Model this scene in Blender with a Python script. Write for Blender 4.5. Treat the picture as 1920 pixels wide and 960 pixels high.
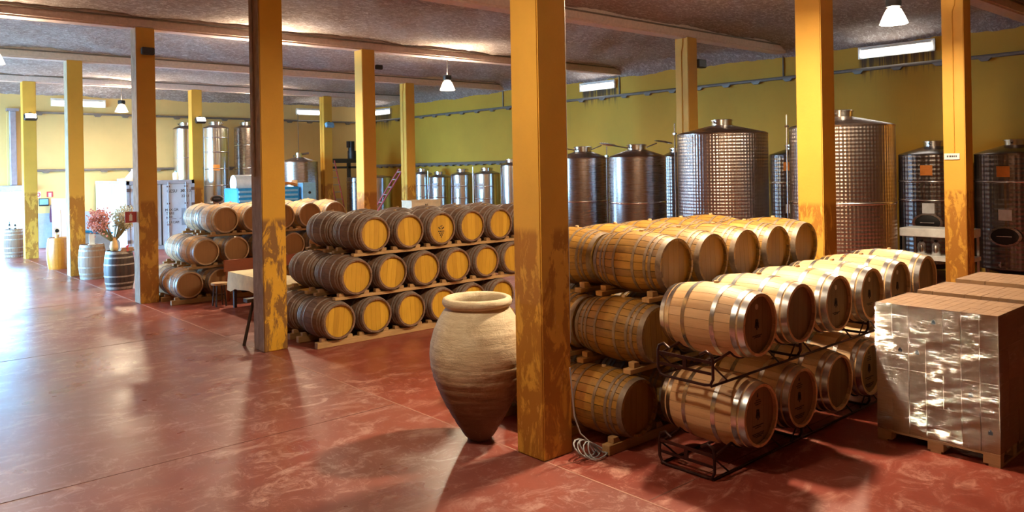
import bpy, bmesh, math, random
from mathutils import Vector, Matrix
random.seed(7)
PI = math.pi
sc = bpy.context.scene
for o in list(bpy.data.objects): bpy.data.objects.remove(o)
C = sc.collection
# ------------------------------------------------------------------ camera
F_PX, CY = 1470.62, 312.79
yaw, pit, rol = 0.7237, -0.0012, -0.0179
fw = Vector((math.sin(yaw)*math.cos(pit), math.cos(yaw)*math.cos(pit), math.sin(pit)))
r0 = Vector((math.cos(yaw), -math.sin(yaw), 0)); u0 = r0.cross(fw)
rt = math.cos(rol)*r0 + math.sin(rol)*u0; up = -math.sin(rol)*r0 + math.cos(rol)*u0
cd = bpy.data.cameras.new('camera'); cam = bpy.data.objects.new('camera', cd); C.objects.link(cam)
cam.matrix_world = Matrix(((rt.x, up.x, -fw.x, 0), (rt.y, up.y, -fw.y, 0), (rt.z, up.z, -fw.z, 2.9), (0, 0, 0, 1)))
cd.sensor_width = 36; cd.lens = F_PX/1920*36; cd.shift_y = (CY-480)/1920; cd.clip_end = 200; cd.clip_start = .05
sc.camera = cam
# ------------------------------------------------------------------ world, exposure
w = bpy.data.worlds.new('world'); sc.world = w; w.use_nodes = True
bg = w.node_tree.nodes['Background']; bg.inputs[0].default_value = (.24, .58, 1, 1); bg.inputs[1].default_value = 85.0
sc.view_settings.view_transform = 'Standard'; sc.view_settings.look = 'None'; sc.view_settings.gamma = 1
sc.view_settings.use_curve_mapping = False; sc.view_settings.exposure = 0.0
def portal(loc, rot, sx, sy):
    l = bpy.data.lights.new('daylight_portal', 'AREA'); l.shape = 'RECTANGLE'; l.size = sx; l.size_y = sy; l.cycles.is_portal = True
    o = bpy.data.objects.new('daylight_portal', l); C.objects.link(o); o.location = loc; o.rotation_euler = rot
LAMP_W = 390.0
WARM = (1.0, .79, .53)
# ------------------------------------------------------------------ dimensions
CX = [5.266, 10.949, 16.627]; BY = [5.56+6.416*i for i in range(5)]; CW = .398; HB = 6.09; HC = 6.36
XL, XR, YF, YB = -6.0, 21.69, -12.0, 35.41
DZ = 2.25            # height of the roller door in the back wall
# ------------------------------------------------------------------ materials
def nn(nt, t, **kw):
    n = nt.nodes.new(t)
    for k, v in kw.items(): setattr(n, k, v)
    return n
class M:
    """small node-material writer"""
    def __init__(s, name):
        s.m = bpy.data.materials.new(name); s.m.use_nodes = True; s.nt = s.m.node_tree
        s.b = s.nt.nodes['Principled BSDF']; s.L = s.nt.links.new
        s.tc = nn(s.nt, 'ShaderNodeTexCoord'); s.oi = nn(s.nt, 'ShaderNodeObjectInfo')
    def vec(s, scale=(1, 1, 1), src='Object', loc=(0, 0, 0), rnd=False):
        mp = nn(s.nt, 'ShaderNodeMapping'); mp.inputs['Scale'].default_value = scale; mp.inputs['Location'].default_value = loc
        if src == 'World':
            g = nn(s.nt, 'ShaderNodeNewGeometry'); s.L(g.outputs['Position'], mp.inputs[0])
        else: s.L(s.tc.outputs[src], mp.inputs[0])
        if rnd:
            cb = nn(s.nt, 'ShaderNodeVectorMath', operation='SCALE'); cb.inputs[0].default_value = (37, 91, 53)
            s.L(s.oi.outputs['Random'], cb.inputs['Scale'])
            ad = nn(s.nt, 'ShaderNodeVectorMath', operation='ADD'); s.L(mp.outputs[0], ad.inputs[0]); s.L(cb.outputs[0], ad.inputs[1]); return ad.outputs[0]
        return mp.outputs[0]
    def noise(s, vec, scale=5, detail=4, rough=.6, dist=0):
        n = nn(s.nt, 'ShaderNodeTexNoise'); n.inputs['Scale'].default_value = scale; n.inputs['Detail'].default_value = detail
        n.inputs['Roughness'].default_value = rough; n.inputs['Distortion'].default_value = dist; s.L(vec, n.inputs['Vector']); return n.outputs['Fac']
    def ramp(s, fac, stops):
        r = nn(s.nt, 'ShaderNodeValToRGB'); e = r.color_ramp.elements
        while len(e) < len(stops): e.new(.5)
        for i, (p, c) in enumerate(stops):
            e[i].position = p; c = (c, c, c) if isinstance(c, (int, float)) else c; e[i].color = (*c, 1)
        s.L(fac, r.inputs[0]); return r.outputs[0]
    def mix(s, fac, a, b, mode='MIX'):
        n = nn(s.nt, 'ShaderNodeMix', data_type='RGBA', blend_type=mode)
        for sock, v in ((n.inputs[0], fac), (n.inputs[6], a), (n.inputs[7], b)):
            if isinstance(v, (int, float)): sock.default_value = v
            elif isinstance(v, tuple): sock.default_value = (*v, 1)
            else: s.L(v, sock)
        return n.outputs[2]
    def math(s, op, a, b=0.0, clamp=False):
        n = nn(s.nt, 'ShaderNodeMath', operation=op, use_clamp=clamp)
        for sock, v in zip(n.inputs, (a, b)):
            if isinstance(v, (int, float)): sock.default_value = v
            else: s.L(v, sock)
        return n.outputs[0]
    def sep(s, vec):
        n = nn(s.nt, 'ShaderNodeSeparateXYZ'); s.L(vec, n.inputs[0]); return n.outputs
    def step(s, v, a, b):
        n = nn(s.nt, 'ShaderNodeMapRange', interpolation_type='SMOOTHSTEP'); n.inputs[1].default_value = a; n.inputs[2].default_value = b
        s.L(v, n.inputs[0]); return n.outputs[0]
    def bump(s, h, strength=.3, dist=.01):
        n = nn(s.nt, 'ShaderNodeBump'); n.inputs['Strength'].default_value = strength; n.inputs['Distance'].default_value = dist
        s.L(h, n.inputs['Height']); s.L(n.outputs[0], s.b.inputs['Normal'])
    def set(s, col=None, rough=None, metal=None, **kw):
        for k, v in dict({'Base Color': col, 'Roughness': rough, 'Metallic': metal}, **kw).items():
            if v is None: continue
            i = s.b.inputs[k]
            if isinstance(v, tuple): i.default_value = (*v, 1)
            elif isinstance(v, (int, float)): i.default_value = v
            else: s.L(v, i)
        return s.m
MT = {}
def simple(key, col, rough=.5, metal=0, var=.12, scale=6, bump=0):
    m = M(key); n = m.noise(m.vec(rnd=True), scale, 4)
    lo = tuple(c*(1-var) for c in col); hi = tuple(min(1, c*(1+var)) for c in col)
    m.set(m.ramp(n, [(.3, lo), (.7, hi)]), rough, metal)
    if bump: m.bump(n, bump, .01)
    MT[key] = m.m; return m.m
def emis(key, col, st):
    m = M(key); m.set((1, 1, 1), .4); m.b.inputs['Emission Color'].default_value = (*col, 1); m.b.inputs['Emission Strength'].default_value = st; MT[key] = m.m
def woodmat(key, dark, light, rough=.55, grain=(60, 3, 60), hue=.35, stain=None, bmp=.25):
    m = M(key)
    at = nn(m.nt, 'ShaderNodeAttribute', attribute_name='rnd')
    rv = m.math('FRACT', m.math('ADD', m.oi.outputs['Random'], at.outputs['Fac']))
    g = m.noise(m.vec(grain, rnd=True), 1, 5, .65, .4); big = m.noise(m.vec((2.2, 1.3, 2.2), rnd=True), 1.6, 3)
    f = m.math('ADD', m.math('MULTIPLY', g, .5), m.math('ADD', m.math('MULTIPLY', rv, hue), m.math('MULTIPLY', big, .3)), True)
    c = m.ramp(f, [(.2, dark), (.85, light)])
    if stain:
        sn = m.noise(m.vec((3, 2, 3), rnd=True), 2.2, 5, .7); c = m.mix(m.ramp(sn, [(.52, 0.0), (.72, .8)]), c, stain)
    m.set(c, rough); m.bump(g, bmp, .004); MT[key] = m.m
woodmat('oak_new', (.50, .27, .11), (.80, .53, .28), .5)
woodmat('oak_old', (.105, .045, .007), (.43, .22, .032), .5, stain=(.07, .033, .01))
woodmat('oak_brown', (.11, .05, .026), (.27, .145, .08), .78, stain=(.07, .035, .02))
woodmat('oak_far', (.33, .17, .075), (.64, .42, .22), .6)
woodmat('head_old', (.17, .072, .004), (.35, .165, .013), .5, grain=(70, 70, 2.5), hue=.3)
woodmat('head_yellow', (.40, .19, .008), (.72, .40, .03), .55, grain=(70, 70, 2.5), hue=.35)
woodmat('head_new', (.15, .082, .026), (.29, .18, .065), .5, grain=(70, 70, 2.5), hue=.2)
woodmat('head_far', (.26, .115, .03), (.45, .21, .06), .5, grain=(70, 70, 2.5), hue=.2)
woodmat('rail_wood', (.26, .13, .045), (.58, .35, .14), .7, grain=(4, 50, 50))
woodmat('pallet_wood', (.30, .17, .08), (.58, .38, .19), .75, grain=(30, 4, 30))
woodmat('dark_wood', (.035, .018, .012), (.09, .05, .03), .6, grain=(30, 30, 4))
woodmat('red_wood', (.22, .05, .018), (.36, .10, .035), .5, grain=(4, 40, 40))
woodmat('amber_wood', (.46, .13, .008), (.72, .25, .02), .35, grain=(40, 40, 3), hue=.2)
woodmat('cask_brown', (.17, .085, .05), (.36, .21, .13), .6, grain=(40, 40, 3))
woodmat('cask_dark', (.022, .012, .010), (.065, .032, .02), .5, grain=(40, 40, 3))
simple('hoop_new', (.68, .69, .70), .27, 1, .12, 20)
simple('hoop_old', (.20, .145, .10), .5, .35, .3, 18)
simple('hoop_brown', (.34, .28, .235), .55, .45, .3, 18)
simple('hoop_far', (.42, .37, .33), .5, .7, .25, 18)
simple('bung', (.52, .33, .16), .7); simple('bung_white', (.8, .76, .68), .5); simple('black', (.012, .011, .011), .45)
simple('ink', (.02, .015, .012), .7); simple('pale_mark', (.62, .52, .36), .7); simple('steel_rack', (.045, .016, .014), .35, .5, .3)
simple('grey_plastic', (.33, .33, .34), .4); simple('white_paint', (.82, .82, .80), .4); simple('dark_metal', (.06, .055, .055), .4, .7)
simple('conduit', (.23, .19, .16), .5, .3); simple('cable', (.34, .34, .35), .5); simple('orange_label', (.75, .24, .03), .5); simple('white_label', (.80, .80, .82), .5)
simple('red_paint', (.55, .07, .07), .45); simple('cloth', (.78, .66, .40), .85); simple('blue_plastic', (.02, .30, .62), .35); simple('blue_pale', (.25, .50, .72), .4)
simple('container_white', (.74, .75, .77), .45, 0, .06, 3); simple('container_trim', (.56, .50, .50), .5); simple('rust', (.20, .10, .07), .7)
simple('pink_panel', (.62, .44, .42), .6); simple('grey_panel', (.40, .42, .45), .6); simple('crate_cream', (.82, .66, .46), .6); simple('ladder_red', (.50, .10, .12), .45)
simple('flower_pink', (.72, .30, .22), .9, 0, .4, 30); simple('flower_cream', (.62, .55, .36), .9, 0, .3, 30); simple('stem', (.34, .26, .10), .9); simple('vase', (.80, .48, .20), .3)
simple('speaker', (.02, .017, .016), .5); simple('dark_red_cloth', (.10, .02, .04), .9); simple('screen', (.04, .045, .06), .2); simple('yellow_petals', (.85, .62, .06), .7)
simple('beam_foam', (.74, .60, .54), .9, 0, .1, 14, .5); simple('duct', (.42, .38, .42), .45, .4); simple('joint', (.16, .06, .045), .8); simple('joint_light', (.40, .19, .14), .7)
m = M('lamp_shade'); trn = nn(m.nt, 'ShaderNodeBsdfTranslucent'); trp = nn(m.nt, 'ShaderNodeBsdfTransparent'); mx = nn(m.nt, 'ShaderNodeMixShader'); mx2 = nn(m.nt, 'ShaderNodeMixShader')
m.set((.85, .84, .82), .25); mx.inputs[0].default_value = .5; mx2.inputs[0].default_value = .35
m.L(m.b.outputs[0], mx.inputs[1]); m.L(trn.outputs[0], mx.inputs[2]); m.L(mx.outputs[0], mx2.inputs[1]); m.L(trp.outputs[0], mx2.inputs[2]); m.L(mx2.outputs[0], m.nt.nodes['Material Output'].inputs[0]); MT['lamp_shade'] = m.m
emis('lens_on', (1, .96, .9), 30); emis('lens_dim', (1, .95, .88), 4); simple('lens_off', (.75, .74, .72), .3); emis('tube_on', (1, .97, .86), 16); emis('flood_on', (1, .96, .86), 60)
# floor: worn red paint on concrete
def floormat(key, base, dark, scuff, gloss, amount):
    m = M(key); v = m.vec(src='World')
    a = m.noise(v, .5, 5, .62, .6); b = m.noise(v, 3.2, 6, .7, .4); big = m.noise(v, .33, 3, .5)
    col = m.mix(m.ramp(a, [(.35, 0.0), (.66, 1.0)]), base, dark)
    n1 = m.noise(m.vec((1.0, 1.7, 1), src='World'), 2.3, 12, .78, .8); n2 = m.noise(m.vec((2.6, 1, 1), src='World', loc=(3, 7, 0)), 3.4, 10, .8, 1.5)
    msk = m.ramp(big, [(.36, .25), (.60, 1.0)])
    col = m.mix(m.math('MULTIPLY', m.ramp(n1, [(.51, 0.0), (.64, amount)]), msk), col, scuff)
    col = m.mix(m.math('MULTIPLY', m.ramp(n2, [(.55, 0.0), (.66, amount*.8)]), msk), col, scuff)
    m.set(col, m.ramp(m.noise(v, 1.1, 3, .5), [(.15, gloss), (.85, gloss+.24)]))
    m.bump(m.noise(v, 1.6, 3, .5), .06, .02); MT[key] = m.m
floormat('floor_red', (.28, .056, .034), (.20, .036, .022), (.60, .31, .24), .24, .8)
floormat('floor_aisle', (.30, .080, .056), (.225, .072, .056), (.60, .38, .33), .2, .85)
simple('ground', (.42, .38, .33), .9)
# walls: yellow paint, grime, water stains below the wall lights (painted surface wear)
def wallmat(key, axis, stains, base=(.65, .355, .03)):
    m = M(key); v = m.vec(src='World'); s = m.sep(v)
    a = m.noise(v, .5, 5, .6); col = m.ramp(a, [(.3, tuple(c*.86 for c in base)), (.7, base)])
    dr = m.noise(m.vec((3.2, 3.2, .16), src='World'), 2.6, 6, .7); col = m.mix(m.ramp(dr, [(.60, 0.0), (.78, .22)]), col, (.20, .12, .02))
    for (p0, p1, z0, z1) in stains:
        q = s[axis]; band = m.math('MULTIPLY', m.step(q, p0, p0+.12), m.math('SUBTRACT', 1, m.step(q, p1-.12, p1)))
        hz = m.math('MULTIPLY', m.step(s[2], z0, z1), m.math('SUBTRACT', 1, m.step(s[2], z1+.05, z1+.1)))
        sn = m.noise(m.vec((6, 6, .10), src='World'), 2.4, 4, .7)
        th = m.math('ADD', m.math('SUBTRACT', hz, .52), m.math('MULTIPLY', m.math('SUBTRACT', sn, .5), 2.2))
        col = m.mix(m.math('MULTIPLY', band, m.math('MULTIPLY', m.math('MULTIPLY', th, 2.2, True), hz)), col, (.10, .055, .025))
    m.set(col, .75); m.bump(m.noise(v, 22, 4), .12, .01); MT[key] = m.m
wallmat('wall_right', 1, [(7.85, 9.95, 4.55, 5.72), (18.7, 20.5, 4.6, 5.66), (33.6, 35.3, 4.2, 5.62)])
wallmat('wall_plain', 0, [], (.86, .58, .22))  # warm light on the back wall is put into this paler base
m = M('ceiling_foam'); v = m.vec(src='World'); n1 = m.noise(m.vec((.8, 1.3, 1), src='World'), 8, 7, .75, 1.2); n2 = m.noise(v, .45, 4); n3 = m.noise(m.vec((1, 3, 1), src='World'), 3.2, 6, .7, .6)
c = m.ramp(n2, [(.3, (.46, .35, .31)), (.7, (.60, .48, .44))]); c = m.mix(m.ramp(n1, [(.48, 0.0), (.60, .9)]), c, (.93, .86, .83))  # pale specks: foam mottling plus relief highlights put into the colour
m.set(c, .95); m.bump(m.math('ADD', n1, m.math('MULTIPLY', n3, .8)), 1.0, .12); MT['ceiling_foam'] = m.m
# column paint: yellow with a worn, retouched lower part
def colmat(key, base, patch, zline):
    m = M(key); v = m.vec(rnd=True); s = m.sep(m.vec())
    a = m.noise(v, 1.6, 5, .6); col = m.ramp(a, [(.3, tuple(c*.88 for c in base)), (.7, base)])
    low = m.math('SUBTRACT', 1, m.step(s[2], zline-.05, zline+.06))
    p = m.noise(m.vec((3.2, 3.2, 1.3), rnd=True), 1.5, 7, .68, .5)
    col = m.mix(m.math('MULTIPLY', low, m.ramp(p, [(.44, .0), (.50, .9)])), col, patch)
    q = m.noise(m.vec((9, 9, 3), rnd=True), 1.4, 6, .75); col = m.mix(m.math('MULTIPLY', low, m.ramp(q, [(.60, 0.0), (.68, .7)])), col, (.85, .52, .12))
    m.set(col, .62); m.bump(m.noise(v, 30, 5, .7), .25, .008); MT[key] = m.m
colmat('column_paint', (.78, .42, .055), (.42, .17, .018), 2.25)
colmat('column_spotted', (.76, .40, .02), (.20, .085, .02), 2.1)
m = M('column_side_brown'); n = m.noise(m.vec((8, 8, 2.5), rnd=True), 1.5, 7, .7)
m.set(m.ramp(n, [(.3, (.24, .15, .085)), (.7, (.50, .37, .25))]), .8); m.bump(n, .4, .01); MT['column_side_brown'] = m.m
# steel for tanks
def steel(key, col, rough, dim=0, k=40, st=.35):
    m = M(key); v = m.vec((2, 2, .35), rnd=True); n = m.noise(v, 3, 4); n2 = m.noise(m.vec((1, 1, 60), rnd=True), 3, 3)
    m.set(m.ramp(n, [(.3, tuple(c*.82 for c in col)), (.7, col)]), rough if dim else m.ramp(n2, [(.2, rough*.8), (.8, rough*1.2)]), 1)
    if dim:
        s = m.sep(m.vec(src='UV')); a = m.math('SINE', m.math('MULTIPLY', m.math('ADD', s[0], s[1]), k)); b = m.math('SINE', m.math('MULTIPLY', m.math('SUBTRACT', s[0], s[1]), k))
        m.bump(m.math('MULTIPLY', a, b), st, .012)
    else: m.bump(n2, .03, .004)
    MT[key] = m.m
steel('steel_dimple', (.52, .46, .44), .28, 1, 44, .35); steel('steel_plain', (.40, .33, .31), .28); steel('steel_dark', (.26, .23, .22), .26, 1, 30, .3); steel('steel_bright', (.72, .72, .72), .22)
# jar
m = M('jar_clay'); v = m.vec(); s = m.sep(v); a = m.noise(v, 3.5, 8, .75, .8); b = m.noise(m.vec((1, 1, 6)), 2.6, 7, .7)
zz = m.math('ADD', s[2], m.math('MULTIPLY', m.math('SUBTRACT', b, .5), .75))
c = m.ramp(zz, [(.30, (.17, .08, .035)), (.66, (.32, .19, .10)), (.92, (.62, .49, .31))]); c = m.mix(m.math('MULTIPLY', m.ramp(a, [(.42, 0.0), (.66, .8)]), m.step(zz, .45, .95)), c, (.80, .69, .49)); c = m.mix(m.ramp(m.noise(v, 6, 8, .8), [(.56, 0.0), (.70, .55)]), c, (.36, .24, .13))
m.set(c, .8); m.bump(m.math('ADD', a, b), .5, .03); MT['jar_clay'] = m.m
# carton and film
m = M('carton'); v = m.vec((3, 3, 30), rnd=True); n = m.noise(v, 2, 3)
m.set(m.mix(m.math('MULTIPLY', m.oi.outputs['Random'], .45), m.ramp(n, [(.3, (.26, .135, .06)), (.7, (.33, .18, .085))]), (.21, .105, .046)), .7); MT['carton'] = m.m
m = M('stretch_film'); v = m.vec((2.6, 2.6, 26)); n = m.noise(v, 2.2, 6, .72, 1.6); n2 = m.noise(m.vec((2, 2, 3.5)), 1.6, 3)
m.set((.85, .83, .80), .12); m.b.inputs['IOR'].default_value = 1.5
m.bump(n, 1.0, .13); tr = nn(m.nt, 'ShaderNodeBsdfTransparent'); gl = nn(m.nt, 'ShaderNodeBsdfGlossy'); gl.inputs['Roughness'].default_value = .13
bn = [q for q in m.nt.nodes if q.type == 'BUMP'][0]; m.L(bn.outputs[0], gl.inputs['Normal'])
mx = nn(m.nt, 'ShaderNodeMixShader'); m.L(m.ramp(m.math('MULTIPLY', n, n2), [(.27, .012), (.39, .5)]), mx.inputs[0]); m.L(tr.outputs[0], mx.inputs[1]); m.L(gl.outputs[0], mx.inputs[2])
m.L(mx.outputs[0], m.nt.nodes['Material Output'].inputs[0]); MT['stretch_film'] = m.m

# ------------------------------------------------------------------ mesh helpers
class MB:
    def __init__(s): s.v = []; s.f = []; s.a = []; s.uv = {}
    def box(s, x0, x1, y0, y1, z0, z1):
        n = len(s.v); s.v += [(x, y, z) for z in (z0, z1) for y in (y0, y1) for x in (x0, x1)]
        s.f += [tuple(n+i for i in q) for q in ((0, 2, 3, 1), (4, 5, 7, 6), (0, 1, 5, 4), (2, 6, 7, 3), (0, 4, 6, 2), (1, 3, 7, 5))]; return s
    def ring(s, c, ax, r, n, ph=0):
        ax = Vector(ax).normalized(); t = Vector((0, 0, 1)) if abs(ax.z) < .9 else Vector((1, 0, 0)); a = ax.cross(t).normalized(); b = ax.cross(a)
        i0 = len(s.v); s.v += [tuple(Vector(c)+r*(math.cos(ph+2*PI*k/n)*a+math.sin(ph+2*PI*k/n)*b)) for k in range(n)]; return list(range(i0, i0+n))
    def bridge(s, A, B):
        n = len(A)
        for k in range(n): s.f.append((A[k], A[(k+1) % n], B[(k+1) % n], B[k]))
    def cyl(s, p0, p1, r0, r1=None, n=16, caps=True):
        r1 = r0 if r1 is None else r1; d = Vector(p1)-Vector(p0); A = s.ring(p0, d, r0, n); B = s.ring(p1, d, r1, n); s.bridge(B, A)
        if caps: s.f += [tuple(A), tuple(reversed(B))]
        return s
    def tube(s, pts, r, n=8):
        pts = [Vector(p) for p in pts]; prev = None
        for i, p in enumerate(pts):
            d = (pts[min(i+1, len(pts)-1)]-pts[max(i-1, 0)])
            R_ = s.ring(p, d, r, n)
            if prev:
                # match nearest start to avoid twist
                best = min(range(n), key=lambda k: sum((Vector(s.v[R_[(j+k) % n]])-Vector(s.v[prev[j]])).length for j in range(n)))
                R_ = R_[best:]+R_[:best]; s.bridge(R_, prev)
            else: s.f.append(tuple(R_))
            prev = R_
        s.f.append(tuple(reversed(prev))); return s
    def lathe(s, prof, n=32, c=(0, 0, 0), uv=False, cap=True):
        prev = None; R0 = max(p[0] for p in prof)
        for (r, z) in prof:
            i0 = len(s.v); s.v += [(c[0]+r*math.cos(2*PI*k/n), c[1]+r*math.sin(2*PI*k/n), c[2]+z) for k in range(n)]
            if prev is not None:
                for k in range(n):
                    k2 = (k+1) % n
                    if uv: s.uv[len(s.f)] = [(2*PI*R0*k/n, pz), (2*PI*R0*(k+1)/n, pz), (2*PI*R0*(k+1)/n, z), (2*PI*R0*k/n, z)]
                    s.f.append((prev+k, prev+k2, i0+k2, i0+k))
            elif cap: s.f.append(tuple(range(i0+n-1, i0-1, -1)))
            prev = i0; pz = z
        if cap: s.f.append(tuple(range(prev, prev+n)))
        return s
    def prism(s, poly, y0, y1):   # poly in xz, extruded along y
        n = len(s.v); k = len(poly); s.v += [(x, y0, z) for x, z in poly]+[(x, y1, z) for x, z in poly]
        s.f += [tuple(n+i for i in range(k)), tuple(n+k+i for i in reversed(range(k)))]+[(n+i, n+k+i, n+k+(i+1) % k, n+(i+1) % k) for i in range(k)]; return s
    def mesh(s, name, smooth=None, bevel=0, seg=1):
        me = bpy.data.meshes.new(name); me.from_pydata(s.v, [], s.f)
        if s.uv:
            ul = me.uv_layers.new(name='UVMap')
            for p in me.polygons:
                if p.index in s.uv:
                    for li, c in zip(p.loop_indices, s.uv[p.index]): ul.data[li].uv = c
        if s.a:
            at = me.attributes.new('rnd', 'FLOAT', 'FACE')
            at.data.foreach_set('value', s.a)
        bm = bmesh.new(); bm.from_mesh(me)
        if not s.uv: bmesh.ops.recalc_face_normals(bm, faces=bm.faces)
        if bevel: bmesh.ops.bevel(bm, geom=bm.edges[:], offset=bevel, segments=seg, affect='EDGES', clamp_overlap=True)
        bm.to_mesh(me); bm.free()
        if smooth:
            me.shade_smooth(); me.set_sharp_from_angle(angle=math.radians(smooth))
        return me
def put(name, me, mat=None, parent=None, loc=None, rot=None):
    if isinstance(me, MB): me = me.mesh(name)
    if mat and not me.materials:
        for k in (mat if isinstance(mat, (list, tuple)) else [mat]): me.materials.append(MT[k])
    o = bpy.data.objects.new(name, me); C.objects.link(o)
    if parent: o.parent = parent
    if loc: o.location = loc
    if rot: o.rotation_euler = rot
    return o
def tag(o, label, cat, group=None):
    o['label'] = label; o['category'] = cat
    if group: o['group'] = group
    return o
def thing(name, label, cat, loc=(0, 0, 0), rz=0, group=None):
    o = bpy.data.objects.new(name, None); C.objects.link(o); o.location = loc; o.rotation_euler = (0, 0, rz); o.empty_display_size = .1
    return tag(o, label, cat, group)
def struct(o): o['kind'] = 'structure'; return o
ORD = ['first', 'second', 'third', 'fourth', 'fifth', 'sixth', 'seventh', 'eighth']
def text_mesh(s, size, name='lettering'):
    cu = bpy.data.curves.new(name, 'FONT'); cu.body = s; cu.size = size; cu.align_x = 'LEFT'; cu.resolution_u = 2; cu.extrude = .001
    o = bpy.data.objects.new(name, cu); C.objects.link(o); dg = bpy.context.evaluated_depsgraph_get(); me = bpy.data.meshes.new_from_object(o.evaluated_get(dg))
    bpy.data.objects.remove(o); return me

# ------------------------------------------------------------------ structure
fl = struct(put('floor', MB().box(CX[0]+.02, XR, YF, YB, -.25, 0), 'floor_red'))
# the polished aisle slab, cast separately
ai = put('aisle_slab', MB().box(XL, CX[0]+.02, YF, YB+6, -.25, .0), 'floor_aisle', fl)
put('floor_joint', MB().box(CX[0]+.012, CX[0]+.030, YF, YB, -.02, .0015), 'joint_light', fl)
for yj in (1.6, 8.2, 14.4, 19.6, 27.5): put('floor_joint', MB().box(XL, CX[0]+.0, yj, yj+.014, -.02, .0012), 'joint', fl)
for yj in (4.3, 13.7, 21.0): put('floor_joint', MB().box(CX[0]+.05, XR, yj, yj+.012, -.02, .0012), 'joint', fl)
tag(fl, 'worn red painted concrete floor of the cellar', 'floor')
gr = struct(put('ground', MB().box(-60, XL, -60, 80, -.3, -.02).box(-60, 60, YB+.3, 80, -.3, -.26), 'ground')); tag(gr, 'bare ground outside the cellar doors', 'ground')
wr = struct(put('wall_right', MB().box(XR, XR+.3, YF, YB+.3, -.25, 6.7), 'wall_right'))
DX0, DX1 = 1.6, 5.93
wb = struct(put('wall_back', MB().box(DX1, XR, YB, YB+.3, -.25, 6.7).box(DX0, DX1, YB, YB+.3, DZ, 6.7).box(XL, DX0, YB, YB+.3, -.25, 6.7), 'wall_plain'))
OY0, OY1, OZ = 22.5, 33.0, 4.6
wl = struct(put('wall_left', MB().box(XL-.3, XL, YF, OY0, -.25, 6.7).box(XL-.3, XL, OY1, YB, -.25, 6.7).box(XL-.3, XL, OY0, OY1, OZ, 6.7), 'wall_plain'))
wf = struct(put('wall_front', MB().box(XL-.3, XR+.3, YF-.3, YF, -.25, 6.7), 'wall_plain'))
wp = struct(put('wall_daylight_block', MB().box(XL, 2.35, 20.45, 20.75, -.02, 6.7), 'wall_plain')); tag(wp, 'added wall keeping daylight out of the front hall, left of the picture', 'wall')  # unseen wall added to stop daylight flooding the front
portal((XL-.05, (OY0+OY1)/2, OZ/2), (0, -PI/2, 0), OZ, OY1-OY0)
portal(((DX0+DX1)/2, YB+.05, DZ/2), (-PI/2, 0, 0), DX1-DX0, DZ)
put('wainscot', MB().box(DX1+.02, 8.3, YB-.012, YB-.001, 0, 1.36), 'grey_panel', wb)
put('pilaster', MB().box(5.42, 5.50, YB-.08, YB-.001, DZ+.1, 5.3), 'wall_plain', wb)
# ceiling: undulating sprayed foam with coved edges
def hnoise(x, y): return .035*math.sin(x*1.9+1.3*math.sin(y*.7))+.03*math.sin(y*2.3+x*.4)+.02*math.sin(3.7*x-2.9*y)
mb = MB(); NX, NY = 230, 390; crn = random.Random(5)
xs = [XL+(XR-XL)*i/NX for i in range(NX+1)]; ys = [YF+(YB-YF)*j/NY for j in range(NY+1)]
for y in ys:
    for x in xs:
        d = min(XR-x, YB-y); cv = max(0, 1-d/.9); mb.v.append((x, y, HC+hnoise(x, y)*.6-.34*cv*cv+crn.uniform(-.017, .017)))
for j in range(NY):
    for i in range(NX): a = j*(NX+1)+i; mb.f.append((a, a+NX+1, a+NX+2, a+1))
n0 = len(mb.v); mb.v += [(XL, YF, 6.7), (XR, YF, 6.7), (XR, YB, 6.7), (XL, YB, 6.7)]; mb.f.append((n0, n0+1, n0+2, n0+3))
ce = struct(put('ceiling', mb.mesh('ceiling', 60), 'ceiling_foam')); tag(ce, 'rough sprayed foam ceiling with shallow beams', 'ceiling')
bmesh_beam = MB().box(XL, XR-.01, 0, CW, HB, HC+.1).mesh('beam', None, .04, 2)
for y in [BY[0]-12.832, BY[0]-6.416]+BY:
    put('beam', bmesh_beam, 'beam_foam', ce, (0, y, 0))
    put('conduit', MB().tube([(XL, -.03, HC-.06), (XR-.05, -.03, HC-.06)], .02), 'conduit', ce, (0, y, 0))
for k, o in enumerate((wr, wb, wl, wf)): tag(o, ['yellow right wall with water stains below tube lights', 'pale yellow back wall at the far end', 'yellow left wall with a wide loading opening', 'yellow wall behind the viewpoint'][k], 'wall')
# columns
cl_lab = {(0, 0): 'large yellow column in front beside the clay jar', (1, 0): 'yellow column with brown scuffs beside the middle barrel stack', (2, 0): 'yellow column with black box near top beside dark upright barrel',
          (3, 0): 'yellow column between the amber and brown upright barrels', (4, 0): 'far yellow column with a lit floodlight by bright doorway', (0, 1): 'yellow column in front of the tall dimpled tank',
          (1, 1): 'yellow column hidden behind the large front column', (2, 1): 'yellow column rising behind the middle barrel stack', (3, 1): 'yellow column hidden behind the scuffed column', (4, 1): 'slim far column with glaring floodlight beside the white container',
          (0, 2): 'yellow column with small white sign behind the carton pallets', (1, 2): 'yellow column with conduit behind the wide dimpled tank', (2, 2): 'far yellow column hidden behind the large front column', (3, 2): 'orange column between red ladder and row of small tanks', (4, 2): 'pale far column with blue floodlight before back wall'}
col_me = {}
def col_mesh(bare, mats):
    k = (bare, mats)
    if k not in col_me:
        me = MB().box(0, CW, 0, CW, 0, HB+.02).mesh('shaft', None, .012, 2)
        for q in mats: me.materials.append(MT[q])
        if bare:
            for p in me.polygons:
                if p.normal.x < -.9: p.material_index = 1
        col_me[k] = me
    return col_me[k]
COLS = {}
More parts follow.
